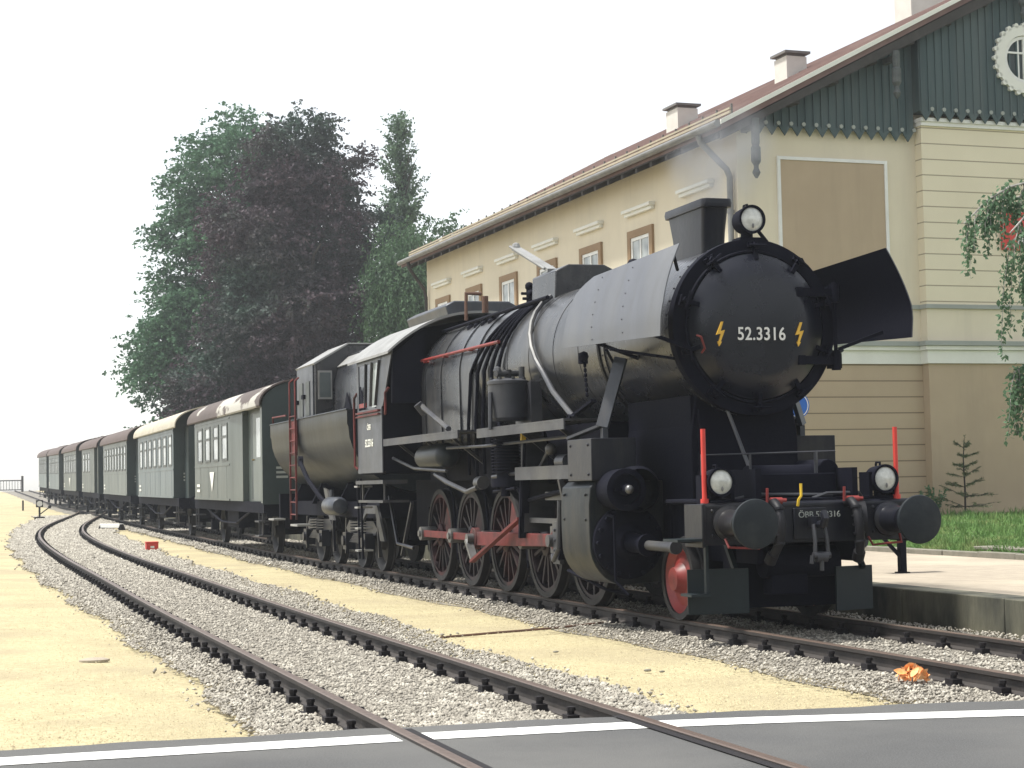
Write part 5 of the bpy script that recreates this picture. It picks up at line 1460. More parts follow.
# ------------------------------------------------------------------ coaches
def build_coach(y0, y1, style, label, body, roofm, nwin, z_eave):
    yf, yr = y0 + .15, y1 + 1.35      # roof / headstock ends
    yc = (yf + yr) / 2; Lh = (yr - yf) / 2
    xa, xb = xc(yf), xc(yr); za, zb = zc(yf), zc(yr)
    hd = math.atan2(-(xb - xa), yr - yf); pt = math.atan2(zb - za, yr - yf)
    C_ = empty('passenger_coach', ((xa + xb) / 2, yc, (za + zb) / 2), hd, label, 'railway coach', 'old passenger coaches behind the tender', world_verts=False)
    C_.rotation_euler = (pt, 0, hd)
    VL = 4.7; W = 1.42; zs, ze = 1.17, z_eave
    vest = style == 'door'
    f0 = -Lh + (.0 if vest else .95)       # body starts (front), local y
    b1 = Lh - .95
    bd = MB()
    if vest:
        bd.box(-W, W, f0 + VL, b1, zs, ze); bd.box(-W + .20, W - .20, f0 + .02, f0 + VL, zs - .05, ze + .02)
        # sloping shoulder and end posts
        for s in (-1, 1):
            bd.box(*sorted((s * (W - .20), s * W)), f0, f0 + .22, zs - .02, ze)
            bd.prism([(s * W, f0 + VL), (s * (W - .20), f0 + VL), (s * (W - .20), f0 + VL - 1.6), (s * (W - .06), f0 + VL - 1.6)] if s < 0 else [(s * (W - .06), f0 + VL - 1.6), (s * (W - .20), f0 + VL - 1.6), (s * (W - .20), f0 + VL), (s * W, f0 + VL)], 'z', zs, ze)
    else:
        bd.box(-W, W, f0, b1, zs, ze)
    bo = obj('coach_body', bd, body, C_, ang=20)
    ve = MB()
    if not vest: ve.box(-W + .35, W - .35, -Lh + .1, f0 - .002, zs, ze)
    ve.box(-W + .35, W - .35, b1 + .002, Lh - .1, zs, ze)
    obj('vestibule', ve, M['coachend'], bo, ang=20)
    tr = MB()
    wl0 = f0 + (VL + .05 if vest else .02); wl1 = b1 - .02
    zw0, zw1 = zs + .98, ze - .22
    for s in (-1, 1):
        for z in (zw0 - .10, zw1 + .10): tr.box(*sorted((s * (W + .001), s * (W + .012))), wl0, wl1, z - .02, z + .02)
        tr.box(*sorted((s * (W + .001), s * (W + .02))), wl0, wl1, zs + .001, zs + .05)
        y = wl0 + .5
        while y < wl1 - .3:
            tr.box(*sorted((s * (W + .001), s * (W + .004))), y, y + .02, zs + .06, zw0 - .13); y += 1.6
    obj('coach_trim', tr, body, bo, ang=20)
    for s in (-1, 1):
        pitch = (wl1 - wl0 - .4) / nwin
        for i in range(nwin):
            ya = wl0 + .3 + i * pitch; yb = ya + pitch * .66
            m = MB(); o = W
            for a, c2, z0, z1 in ((ya, ya + .11, zw0, zw1), (yb - .11, yb, zw0, zw1), (ya + .11, yb - .11, zw0, zw0 + .06), (ya + .11, yb - .11, zw1 - .06, zw1)):
                m.box(*sorted((s * (o - .02), s * (o + .018))), a, c2, z0, z1)
            m.box(*sorted((s * (o - .02), s * (o + .016))), ya + .11, yb - .11, zw1 - .36, zw1 - .30)
            w = obj('coach_window', m, M['winframe'], bo, ang=0)
            m = MB(); m.box(*sorted((s * (o - .03), s * (o + .006))), ya + .06, yb - .06, zw0 + .05, zw1 - .05)
            obj('pane', m, M['palereflect'] if (i % 3 or style == 'door') else M['paleglass'], w, ang=0)
        if vest:
            m = MB(); xo = W - .20
            m.box(*sorted((s * (xo + .001), s * (xo + .03))), f0 + .75, f0 + 2.25, zs, ze - .12)
            d = obj('door', m, M['coachC'], bo, bevel=.006, ang=20)
            m = MB(); m.box(*sorted((s * (xo + .031), s * (xo + .036))), f0 + 1.05, f0 + 1.75, zw0 + .02, zw1 - .02); obj('door_window', m, M['paleglass'], d, ang=0)
            m = MB(); m.cyl((s * (xo + .03), f0 + 2.1, zs + .95), (s * (xo + .08), f0 + 2.1, zs + .95), .02, n=8); obj('handle', m, M['brass'], d)
            m = MB(); m.box(*sorted((s * (xo + .001), s * (xo + .012))), f0 + .24, f0 + .70, zs, ze - .1); obj('doorway_shadow_panel', m, M['coachend'], bo, ang=0)
            m = MB(); m.box(*sorted((s * (xo + .001), s * (xo + .02))), f0 + 2.30, f0 + 2.55, zs + .05, ze - .12); obj('door_jamb', m, M['coachend'], bo, ang=0)
    # ends: dark sheets, gangway and lettering
    m = MB()
    if vest: m.box(-W, W, f0 - .03, f0 - .004, zs - .05, ze + .05)
    else: m.box(-W + .005, W - .005, f0 - .028, f0 - .003, zs, ze); m.box(-W + .36, W - .36, -Lh + .06, -Lh + .097, zs, ze)
    m.prism([(-W, ze)] + [(W * math.cos(R(a)), ze + .62 * math.sin(R(a))) for a in range(170, 5, -10)] + [(W, ze)], 'y', f0 - .031, f0 - .002)
    m.box(-.5, .5, (f0 if vest else -Lh) - .06, (f0 if vest else -Lh) + .02, zs, zs + 2.0)
    m.box(-W + .01, W - .01, b1 + .003, b1 + .03, zs, ze)
    obj('end_wall', m, M['coachend'], bo, ang=20)
    m = MB()
    for k, w_ in enumerate((.22, .30, .26)):
        m.box(-1.12, -1.12 + w_, f0 - .036, f0 - .0315, zs + .72 - k * .10, zs + .77 - k * .10)
    obj('end_marking', m, M['trimgrey'], bo, ang=0)
    # roof
    m = MB(); ya, yb = -Lh - .1, Lh + .1
    N_ = 24; q = []
    for k in range(N_ + 1):
        t = math.pi * (1 - k / N_); x = 1.50 * math.cos(t); q.append((x, ze - .02 + .66 * math.sin(t) ** .85 if math.sin(t) > 0 else ze - .02))
    vs, fs = [], []
    for y in (ya, yb):
        for x, z in q: vs.append((x, y, z))
    for y in (ya, yb):
        for x, z in q: vs.append((x * .985, y, z - .035))
    n = N_ + 1
    for k in range(N_): fs += [(k, k + 1, n + k + 1, n + k), (2 * n + k, 3 * n + k, 3 * n + k + 1, 2 * n + k + 1), (k, 2 * n + k, 2 * n + k + 1, k + 1), (n + k, n + k + 1, 3 * n + k + 1, 3 * n + k)]
    fs += [(0, n, 3 * n, 2 * n), (n - 1, 2 * n - 1 + 2 * n - n, 0, 0)][:1]
    m.add(vs, fs)
    m.box(-1.40, 1.40, f0 - .001, b1 - .1, ze - .01, ze + .10)
    ro = obj('coach_roof', m, roofm, bo, ang=35)
    m = MB()
    for y in np.arange(-Lh + 2, Lh - 1, 2.2): m.cyl((0.1, y, ze + .58), (0.1, y, ze + .74), .08, n=10); m.cyl((.1, y, ze + .74), (.1, y, ze + .77), .13, n=10)
    obj('roof_ventilator', m, M['greymetal'], ro)
    # underframe
    m = MB()
    for s in (-1, 1):
        x0, x1 = sorted((s * 1.28, s * 1.34)); m.box(x0, x1, -Lh + .3, Lh - .3, .92, zs - .004)
    m.box(-1.28, 1.28, -Lh + .30, -Lh + .42, .85, zs); m.box(-1.28, 1.28, Lh - .42, Lh - .30, .85, zs); m.box(-1.2, 1.2, -Lh + .5, Lh - .5, 1.0, zs - .01); m.box(-.6, .6, -1.6, 1.2, .40, 1.0); m.box(-.75, .75, -Lh + 2.7, Lh - 2.9, .62, 1.0); m.box(-.66, .66, -Lh + 1.0, -Lh + 2.8, .55, 1.0); m.box(-.66, .66, Lh - 3.0, Lh - 1.2, .55, 1.0); m.box(-1.15, -.75, -.9, .9, .5, .98); m.box(.75, 1.15, -.9, .9, .5, .98)  # long black boxes added to stand for the shade beneath the coach
    m.cyl((-.7, -2.2, .75), (.7, -2.2, .75), .22, n=14)
    for s in (-1, 1): m.tube([(s * 1.30, -Lh + 2.5, .93), (s * 1.25, -1.2, .62), (s * 1.25, 1.2, .62), (s * 1.30, Lh - 2.5, .93)], .03, 6)
    ya = -Lh + 2.1
    for y in (-Lh + 1.9, Lh - 2.1):
        for s in (-1, 1):
            m.prism([(y - .45, .95), (y + .45, .95), (y + .2, .50), (y + .17, .30), (y - .17, .30), (y - .2, .50)], 'x', *sorted((s * .95, s * .99)))
            m.box(*sorted((s * .96, s * 1.14)), y - .12, y + .12, .35, .62)
            for k in range(5): w_ = .68 - .1 * k; m.box(*sorted((s * 1.0, s * 1.10)), y - w_, y + w_, .80 - .03 * k, .822 - .03 * k)
            m.bar((s * 1.05, y - .72, .90), (s * 1.05, y - .66, .78), .05, .05); m.bar((s * 1.05, y + .72, .90), (s * 1.05, y + .66, .78), .05, .05)
    un = obj('underframe', m, M['blackmatt'], C_, ang=25)
    for y in (-Lh + 1.9, Lh - 2.1): axle_set(un, y, .48)
    m = MB()
    for s in (-1, 1):
        for yy in (-Lh + .55, Lh - .95):
            for z in (.40, .72): m.box(*sorted((s * 1.12, s * 1.42)), yy, yy + .55, z, z + .035)
            m.bar((s * 1.32, yy + .05, .42), (s * 1.32, yy + .05, 1.0), .03, .03); m.bar((s * 1.32, yy + .5, .42), (s * 1.32, yy + .5, 1.0), .03, .03)
    obj('foot_step', m, M['greyloco'], C_, ang=25)
    m = MB()
    for s in (-1, 1):
        for e in (-1, 1):
            m.lathe([(.13, 0), (.11, .30), (.08, .30), (.08, .42), (.20, .44), (.20, .48), (0, .49)], (s * .875, e * (Lh - .31), 1.04), (0, e, 0), 18, False)
    obj('buffer', m, M['blackmatt'], C_)
    return C_, bo, wl0, wl1, zs

COACHES = [
    (23.30, 34.30, 'door', 'grey green coach with pale roof patches and an end door directly behind the tender', 'coachA', 'roofbrown', 4, 3.30),
    (38.75, 50.6, 'plain', 'blue green coach with a cream coloured roof, second behind the tender', 'coachB', 'roofcream', 7, 3.34),
    (54.6, 66.6, 'plain', 'pale coach with a red brown roof behind the cream roofed coach', 'coachC', 'roofred', 8, 3.36),
    (69.9, 80.2, 'door', 'grey green coach with end door and plain brown roof, fourth behind the tender', 'coachA', 'roofred', 3, 3.36),
    (84.0, 95.5, 'plain', 'grey coach with white mark on its side, fifth behind the tender', 'coachA', 'roofred', 7, 3.42),
    (99.4, 111.3, 'plain', 'blue green coach second from the tail of the train', 'coachB', 'roofred', 7, 3.42),
    (113.6, 124.8, 'plain', 'last coach at the tail of the train, faded in the distance', 'coachB', 'roofred', 7, 3.42)]
for k, (a, b, st, lab, bm, rm, nw, ze) in enumerate(COACHES):
    co, bo_, w0, w1, zs_ = build_coach(a, b, st, lab, M[bm], M[rm], nw, ze)
    if k in (0, 4):
        m = MB(); yy = (w0 + w1) / 2 - .2
        m.prism([(yy - .42, zs_ + .72), (yy + .42, zs_ + .72), (yy, zs_ + .22)], 'x', -1.436, -1.430)
        obj('white_triangle', m, M['white'], bo_, ang=0)
    m = MB()
    for q in range(2): m.box(-1.436, -1.430, w1 - 1.1, w1 - .5, zs_ + .20 + q * .14, zs_ + .27 + q * .14)
    obj('side_marking', m, M['trim'], bo_, ang=0)

# ------------------------------------------------------------------ trees
def leaf_cloud(name, lobes, n, size, material, parent, aspect=0.6, seed=1, droop=0.0, clump=22, shell=0.55, spray=5.0, up=0.0):
    """many small leaf faces strung along twig sprays that reach out of a set of ellipsoid lobes"""
    g = np.random.default_rng(seed)
    w = np.array([l[3] * l[4] * l[5] for l in lobes]) ** 0.75; w /= w.sum()
    nc = n // clump
    li = g.choice(len(lobes), nc, p=w)
    Lb = np.array([l[:6] for l in lobes])[li]
    d = g.normal(size=(nc, 3)); d /= np.linalg.norm(d, axis=1)[:, None]
    rad = .92 - shell * g.random(nc) ** 1.5 + .08 * g.normal(size=nc)
    cc = Lb[:, :3] + d * rad[:, None] * Lb[:, 3:6]
    sd_ = d * np.array([1, 1, .45]) + 0.5 * g.normal(size=(nc, 3)) * np.array([1, 1, .5])
    out = cc * np.array([1, 1, 0]); out /= (np.linalg.norm(out, axis=1)[:, None] + 1e-6)
    sd_ += out * .5
    sd_[:, 2] += up - droop * .5
    sd_ /= np.linalg.norm(sd_, axis=1)[:, None]
    ln = size * spray * (0.5 + g.random(nc))
    k = g.random((nc, clump))
    p = cc[:, None] + sd_[:, None] * (ln[:, None] * k)[:, :, None]
    p[:, :, 2] -= (droop * .25 + .10) * ln[:, None] * k ** 2
    p += g.normal(size=p.shape) * (size * (.75 - .45 * k))[:, :, None] * np.array([1, 1, .7])
    p = p.reshape(-1, 3); N = len(p)
    t = g.normal(size=(N, 3)) + np.repeat(sd_, clump, 0) * 1.2; t[:, 2] -= 0.25 + droop * .4; t /= np.linalg.norm(t, axis=1)[:, None]
    r = g.normal(size=(N, 3)) + np.array([0, 0, 1.2]); b = np.cross(t, r); b /= np.linalg.norm(b, axis=1)[:, None]
    s = size * (0.6 + 0.8 * g.random((N, 1)))
    V = np.stack([p - t * s * .5, p + b * s * aspect * .5, p + t * s * .5, p - b * s * aspect * .5], 1)
    me = raw_mesh(name, V.reshape(-1, 3), np.arange(N * 4).reshape(-1, 4))
    return obj(name, me, material, parent, ang=0)

def trunk_mb(h, r, limbs, seed, lean=0.0):
    g = random.Random(seed); m = MB()
    pts = [(lean * (k / 6) ** 2, g.uniform(-.1, .1) * k * .3, h * k / 6) for k in range(7)]
    m.tube(pts, [r * (1.25 if k == 0 else 1 - .8 * k / 6) for k in range(7)], 12)
    for (z0, az, up, ln) in limbs:
        k = z0 / h * 6; i = min(5, int(k)); a = Vector(pts[i]).lerp(Vector(pts[i + 1]), k - i)
        q = [a]
        for j in range(1, 6):
            t = j / 5
            q.append(a + Vector((math.cos(az) * ln * t, math.sin(az) * ln * t, up * ln * t * (1 - .25 * t))) + Vector((g.uniform(-.1, .1), g.uniform(-.1, .1), g.uniform(-.08, .08))) * ln * .3)
        rr = r * (1 - .8 * z0 / h) * .6
        m.tube(q, [rr * (1 - .85 * j / 5) for j in range(6)], 7)
    return m

def broad_tree(name, loc, H, prof, n, size, material, label, seed, group=None, nl=60, squash=.9, spray=5.0, skew=0.0):
    """prof: (height fraction, radius in metres) outline of the crown"""
    t = empty(name, loc, 0, label, 'tree', group, world_verts=False)
    g = random.Random(seed)
    zs_, rs_ = [p[0] for p in prof], [p[1] for p in prof]
    limbs = []
    for _ in range(26):
        z = g.uniform(.10, .72); limbs.append((H * z, g.uniform(0, 6.28), g.uniform(.3, 1.1), float(np.interp(z + .1, zs_, rs_)) * g.uniform(.55, .85)))
    obj('trunk', trunk_mb(H * .9, H * .03, limbs, seed), M['bark'], t)
    lobes = []
    for k in range(nl):
        z = zs_[0] + (zs_[-1] - zs_[0]) * ((k + .5) / nl) + g.uniform(-.02, .02)
        e = float(np.interp(z, zs_, rs_))
        a = k * 2.399 + g.uniform(-.3, .3)
        rr = math.sqrt(g.uniform(.05, 1)) * .74 * e
        s = (.24 + .14 * g.random()) * (e * .7 + .9)
        lobes.append((math.cos(a) * rr + skew * (1 - z), math.sin(a) * rr * squash, z * H, s, s * squash, s * g.uniform(.55, .8)))
    leaf_cloud('crown', lobes, n, size, material, t, seed=seed, droop=.25, spray=spray)
    return t

broad_tree('green_tree', (10.4, 95.3, 0.25), 24.9, [(.12, 7.0), (.30, 7.9), (.55, 6.2), (.72, 5.6), (.85, 5.0), (.94, 3.4), (1.0, .8)], 170000, .24, M['leafgreen'], 'broad green tree behind the left side of the dark copper beech', 21, nl=80, skew=-1.2)
broad_tree('copper_beech', (10.7, 78.2, 0.15), 21.4, [(.10, 6.4), (.22, 7.6), (.40, 6.3), (.60, 5.7), (.78, 5.0), (.90, 3.6), (1.0, .8)], 260000, .20, M['beech'], 'huge dark purple copper beech standing behind the train', 5, nl=110, skew=-1.0)

def poplar():
    t = empty('poplar_tree', (17.6, 84.6, 0.2), 0, 'tall narrow green poplar right of the copper beech', 'tree', world_verts=False)
    g = random.Random(4)
    H = 23.0
    obj('trunk', trunk_mb(H * .95, .30, [(H * g.uniform(.15, .85), g.uniform(0, 6.28), 2.6, 1.3) for _ in range(26)], 3), M['bark'], t)
    lobes = []
    for k in range(60):
        z = .10 + .87 * (k + .5) / 60
        e = 1.75 * (min(1, (1.0 - z) * 2.6) ** .8) * (.75 + .25 * math.sin(k * 1.9))
        a = k * 2.4
        lobes.append((math.cos(a) * e * .60, math.sin(a) * e * .60, z * H, .22 + .17 * e, .22 + .17 * e, .75))
    leaf_cloud('crown', lobes, 36000, .20, M['poplar'], t, seed=8, up=1.6, spray=4.5)
poplar()
broad_tree('pale_tree', (21.6, 90, 0.2), 17.9, [(.2, 3.0), (.5, 3.6), (.8, 2.6), (.95, 1.3), (1.0, .3)], 22000, .22, M['willow'], 'pale light green tree rising just above the far end of the station roof', 31, nl=40)
def weeping():
    t = empty('weeping_tree', (14.9, 73.3, 0.15), 0, 'light green weeping tree between the copper beech and the station', 'tree', world_verts=False)
    g = random.Random(9)
    obj('trunk', trunk_mb(9.5, .26, [(g.uniform(5, 9), g.uniform(0, 6.28), .5, 2.0) for _ in range(14)], 13), M['bark'], t)
    lobes = []
    for k in range(60):
        a = k * 2.4; rr = math.sqrt((k + .5) / 60) * 1.75
        z1 = 15.4 - rr * 1.5 + g.uniform(-.5, .5); ln = g.uniform(2.0, 4.4) + rr * .9
        lobes.append((math.cos(a) * rr, math.sin(a) * rr, z1 - ln * .5, .30, .30, ln * .75))
    leaf_cloud('crown', lobes, 30000, .20, M['willow'], t, aspect=.35, seed=17, droop=2.4, shell=1.0, spray=6)
weeping()

def hanging_birch():
    B = Vector((7.25, 4.75, 0.32))
    t = empty('weeping_birch', B, 0, 'weeping birch with thin hanging leafy twigs at the right edge', 'tree', world_verts=False)
    m = MB()
    tr = [(0, 0, 0), (.05, .02, 1.0), (.0, .05, 2.0), (-.08, .03, 3.0), (-.12, 0, 3.8), (-.10, 0, 4.4), (-.05, 0, 4.9)]
    m.tube(tr, [.11, .095, .08, .065, .05, .03, .01], 10)
    g = random.Random(6)
    strands = []
    def branch(p0, az, ln, rise, nst, lo, hi, far=None):
        pts = [Vector(p0)]
        for j in range(1, 9):
            k = j / 8
            pts.append(Vector(p0) + Vector((math.cos(az) * ln * k, math.sin(az) * ln * k, rise * math.sin(k * 2.3) - .35 * k * k * ln * .5)) + Vector((g.uniform(-.04, .04), g.uniform(-.04, .04), g.uniform(-.03, .03))))
        m.tube(pts, [.035 * (1 - .85 * j / 8) + .004 for j in range(9)], 6)
        for q in range(nst):
            k = g.uniform(.35, 1.0); i = min(7, int(k * 8)); a = pts[i].lerp(pts[i + 1], k * 8 - i)
            strands.append((a, g.uniform(lo, hi), az))
    # towards the station sign: the part of the crown inside the picture
    branch((-.12, 0, 4.0), R(178), 2.60, 1.15, 34, .25, .80)
    branch((-.12, 0, 3.9), R(168), 2.2, 1.15, 7, .15, .3)
    branch((-.10, 0, 3.7), R(186), 2.15, 1.2, 10, .3, .9)
    branch((-.10, 0, 3.5), R(176), 1.95, 1.2, 16, .9, 1.7)
    branch((-.10, 0, 3.4), R(158), 1.4, 1.25, 3, .2, .3)
    branch((-.10, 0, 3.6), R(196), 1.6, 1.1, 8, .3, .8)
    branch((0, 0, 2.35), R(178), 2.05, .6, 22, .4, .95)
    for k in range(9): branch((-.08, 0, 3.2 + .18 * k), R(-100 + 22 * k), 1.5, .8, 12, .4, 1.3)
    V = []
    gg = np.random.default_rng(3)
    for a, ln, az in strands:
        pts = []
        cx, cy = g.uniform(-.12, .12), g.uniform(-.12, .12)
        for j in range(7):
            k = j / 6; pts.append(a + Vector((cx * math.sin(k * 2) + g.uniform(-.015, .015) - .05 * k, cy * math.sin(k * 2) + g.uniform(-.015, .015), -ln * k)))
        m.tube(pts, [.006 * (1 - .8 * j / 6) + .0015 for j in range(7)], 4)
        nl = int(ln * 95)
        for q in range(nl):
            k = g.random(); i = min(5, int(k * 6)); p = np.array(pts[i].lerp(pts[i + 1], k * 6 - i)) + gg.normal(0, .035 + .02 * (1 - k), 3)
            d = gg.normal(size=3); d[2] -= 1.1; d /= np.linalg.norm(d)
            b = np.cross(d, gg.normal(size=3)); b /= np.linalg.norm(b)
            s = .026 + .024 * g.random()
            V.append([p, p + d * s * .8 + b * s * .55, p + d * s * 1.9, p + d * s * .8 - b * s * .55])
    obj('trunk', m, M['birchbark'], t)
    V = np.array(V)
    obj('crown', raw_mesh('crown', V.reshape(-1, 3), np.arange(len(V) * 4).reshape(-1, 4)), M['birch'], t, ang=0)
hanging_birch()

def small_fir():
    e1 = Vector((math.cos(PSI), math.sin(PSI), 0)); e2 = Vector((-math.sin(PSI), math.cos(PSI), 0))
    o = BO + e1 * 4.42 + e2 * (-1.1)
    t = empty('young_fir', (o.x, o.y, 0.58), 0, 'young thin fir sapling on the grass before the tan wall', 'tree', world_verts=False)
    m = MB(); m.tube([(0, 0, 0), (.01, 0, .6), (0, .01, 1.2), (.03, 0, 1.62)], [.022, .018, .012, .004], 6)
    g = random.Random(2); nd = MB(); V = []
    def twig(a, b, n):
        m.tube([a, a.lerp(b, .5) + Vector((0, 0, .02)), b], [.007, .005, .002], 5)
        d = (b - a)
        for q in range(n):
            p = a + d * g.uniform(.15, 1.0)
            dd = d.normalized() * .6 + Vector((g.gauss(0, 1), g.gauss(0, 1), g.gauss(0, .8))).normalized()
            dd.normalize(); s = g.uniform(.035, .06); b2 = dd.cross(Vector((g.gauss(0, 1), g.gauss(0, 1), g.gauss(0, 1)))).normalized() * .006
            V.append([p - b2, p + b2, p + dd * s + b2 * .3, p + dd * s - b2 * .3])
    for lvl in range(7):
        z = .22 + lvl * .20; ln = (.85 - lvl * .10) * g.uniform(.6, 1.15)
        for k in range(4 if lvl < 5 else 3):
            az = lvl * .9 + k * 6.28 / 4 + g.uniform(-.3, .3); l2 = ln * g.uniform(.5, 1.2)
            a = Vector((0, 0, z)); b = a + Vector((math.cos(az) * l2, math.sin(az) * l2, l2 * g.uniform(-.05, .75)))
            twig(a, b, 70)
            for s in (-1, 1):
                c = a.lerp(b, .5); az2 = az + s * .7
                twig(c, c + Vector((math.cos(az2), math.sin(az2), .2)) * l2 * .42, 26)
    twig(Vector((.01, 0, 1.3)), Vector((.04, 0, 1.68)), 50)
    obj('trunk', m, M['bark'], t)
    V = np.array(V)
    obj('crown', raw_mesh('crown', V.reshape(-1, 3), np.arange(len(V) * 4).reshape(-1, 4)), M['fir'], t, ang=0)
small_fir()
def weeds():
    e1 = Vector((math.cos(PSI), math.sin(PSI), 0)); e2 = Vector((-math.sin(PSI), math.cos(PSI), 0))
    o = BO + e1 * 3.7 + e2 * (-1.0)
    t = empty('leafy_shrub', (o.x, o.y, 0.55), 0, 'low leafy weed clump left of the young fir at the wall foot', 'plant', world_verts=False)
    m = MB(); g = random.Random(5); V = []
    for k in range(16):
        az = g.uniform(0, 6.28); h = g.uniform(.3, .8); b = Vector((math.cos(az) * h * .5, math.sin(az) * h * .5, h))
        m.tube([(0, 0, 0), b * .55, b], [.008, .006, .003], 5)
        for q in range(26):
            p = b * g.uniform(.25, 1); d = Vector((g.gauss(0, 1), g.gauss(0, 1), g.gauss(.2, .7))).normalized(); s = g.uniform(.05, .10); b2 = d.cross(Vector((g.gauss(0, 1), g.gauss(0, 1), 1))).normalized() * s * .3
            V.append([p, p + d * s * .5 + b2, p + d * s, p + d * s * .5 - b2])
    obj('stem', m, M['fir'], t); V = np.array(V)
    obj('foliage', raw_mesh('foliage', V.reshape(-1, 3), np.arange(len(V) * 4).reshape(-1, 4)), M['birch'], t, ang=0)
weeds()

# ------------------------------------------------------------------ small things
def platform_post():
    t = empty('platform_post', (3.72, 5.3, 0.2), label='black iron post with slanted brace standing on the platform', cat='post')
    m = MB(); m.box(3.68, 3.77, 5.26, 5.35, .2, .98); m.box(3.65, 3.80, 5.23, 5.38, .2, .215)
    obj('post', m, M['blackmatt'], t, bevel=.006)
    m = MB(); m.bar((3.69, 5.30, .42), (3.36, 5.38, .80), .045, .045); m.bar((3.36, 5.38, .78), (3.36, 5.38, .98), .045, .045); obj('brace', m, M['blackmatt'], t)
    m = MB(); m.box(3.20, 3.95, 5.22, 5.5, .98, 1.03); obj('crossbar', m, M['blackmatt'], t, bevel=.006)
platform_post()

def blue_sign():
    x, y = 5.42, 11.5
    t = empty('blue_sign', (x, y, 0.2), label='round blue sign on a grey pole behind the locomotive', cat='sign')
    m = MB(); m.cyl((x, y, .2), (x, y, 2.75), .03, n=10); obj('pole', m, M['zinc'], t)
    m = MB(); m.cyl((x, y - .035, 2.66), (x, y - .055, 2.66), .22, n=36); obj('sign_disc', m, M['blue'], t)
    m = MB(); m.ring((x, y - .058, 2.66), (0, 1, 0), .185, .20, .004, 36); obj('sign_rim', m, M['white'], t)
blue_sign()

def red_box():
    x, y = -2.66, 33.3; z = zc(y) - .17
    t = empty('red_box', (x, y, z), label='small bright red box with white mark on the yellow sand between the tracks', cat='box')
    mm = MB(); mm.box(x - .16, x + .16, y - .14, y + .14, z, z + .22); obj('box_body', mm, M['signalred'], t, bevel=.012)
    mm = MB(); mm.box(x - .17, x + .17, y - .15, y + .15, z + .221, z + .25); obj('lid', mm, M['signalred'], t, bevel=.006)
    mm = MB(); mm.box(x - .05, x + .05, y - .143, y - .1405, z + .08, z + .14); obj('label_plate', mm, M['trim'], t, ang=0)
red_box()

def white_marker():
    pa, pb = Vector((-1.86, 57.2, 0)), Vector((-1.22, 55.95, 0))
    z = zc(56) - .17
    t = empty('white_fouling_marker', (-1.5, 56.4, z), label='low white fouling marker bar lying between the two tracks', cat='marker')
    m = MB(); m.bar((pa.x, pa.y, z + .17), (pb.x, pb.y, z + .17), .20, .16); obj('bar', m, M['white'], t, bevel=.015)
    m = MB()
    for p in (pa, pb): m.prism([(p.x - .16, z), (p.x + .16, z), (p.x + .06, z + .24), (p.x - .06, z + .24)], 'y', p.y - .08, p.y + .08)
    obj('end_support', m, M['clip'], t)
white_marker()

def dry_leaves():
    x, y, z = -1.04, -3.02, -.145
    V = []
    g = np.random.default_rng(12)
    mb = MB()
    for k in range(46):
        a = g.random() * 6.28; r = .13 * math.sqrt(g.random()); h = .15 * (1 - (r / .15) ** 1.2) * (.4 + .6 * g.random())
        c = np.array([x + math.cos(a) * r, y + math.sin(a) * r, z + .015 + max(0, h)])
        d = g.normal(size=3); d[2] = abs(d[2]) * .8; d /= np.linalg.norm(d); b = np.cross(d, g.normal(size=3)); b /= np.linalg.norm(b); n = np.cross(d, b)
        L_ = .055 + .05 * g.random(); W_ = L_ * .30
        rows = []
        for j in range(5):
            t = j / 4; w = W_ * math.sin(math.pi * min(.98, t * .9 + .08)); q = c + d * L_ * (t - .3) + n * .35 * L_ * (t - .5) ** 2
            rows += [q - b * w + n * w * .5, q, q + b * w + n * w * .5]
        mb.add(rows, [(j * 3 + i, j * 3 + i + 1, (j + 1) * 3 + i + 1, (j + 1) * 3 + i) for j in range(4) for i in range(2)])
    tagit(obj('dry_leaf_pile', mb, M['leafdry'], ang=60), 'small pile of curled orange dry leaves beside the near rail', 'leaf pile')
dry_leaves()

mb = MB(); mb.tube([(-3.12, 3.05, -.150), (-2.4, 3.3, -.148), (-1.7, 3.5, -.146), (-.98, 3.85, -.14)], .014, 6)
tagit(obj('rusty_rod', mb, M['rust']), 'thin rusty rod lying across the sand between the tracks', 'rod')
for (x, y, s, nm, lab) in ((-6.75, 2.45, .11, 'flat_stone', 'flat grey brown stone on the sand left of the siding'), (-2.35, -1.15, .020, 'pebble', 'small grey pebble on the sand between tracks close to the road'), (-2.42, -1.0, .026, 'pebble', 'slightly larger grey pebble beside the small one on the sand'), (-2.55, 1.0, .022, 'pebble', 'lone grey pebble midway along the sand strip')):
    mb = MB(); mb.sphere((x, y, zc(y) - .160), s, 10, (1.4, .9, .28 if s > .1 else .5))
    tagit(obj(nm, mb, M['paving'] if nm == 'flat_stone' else M['kerb'], ang=60), lab, 'stone')

mb = MB(); mb.box(7.05, 7.5, 7.55, 8.9, .30, .35, Matrix.Translation((0, 0, 0)))
tagit(obj('stone_slab', mb, M['kerb'], bevel=.01), 'flat grey stone slab lying on the grass just behind the kerb', 'slab')

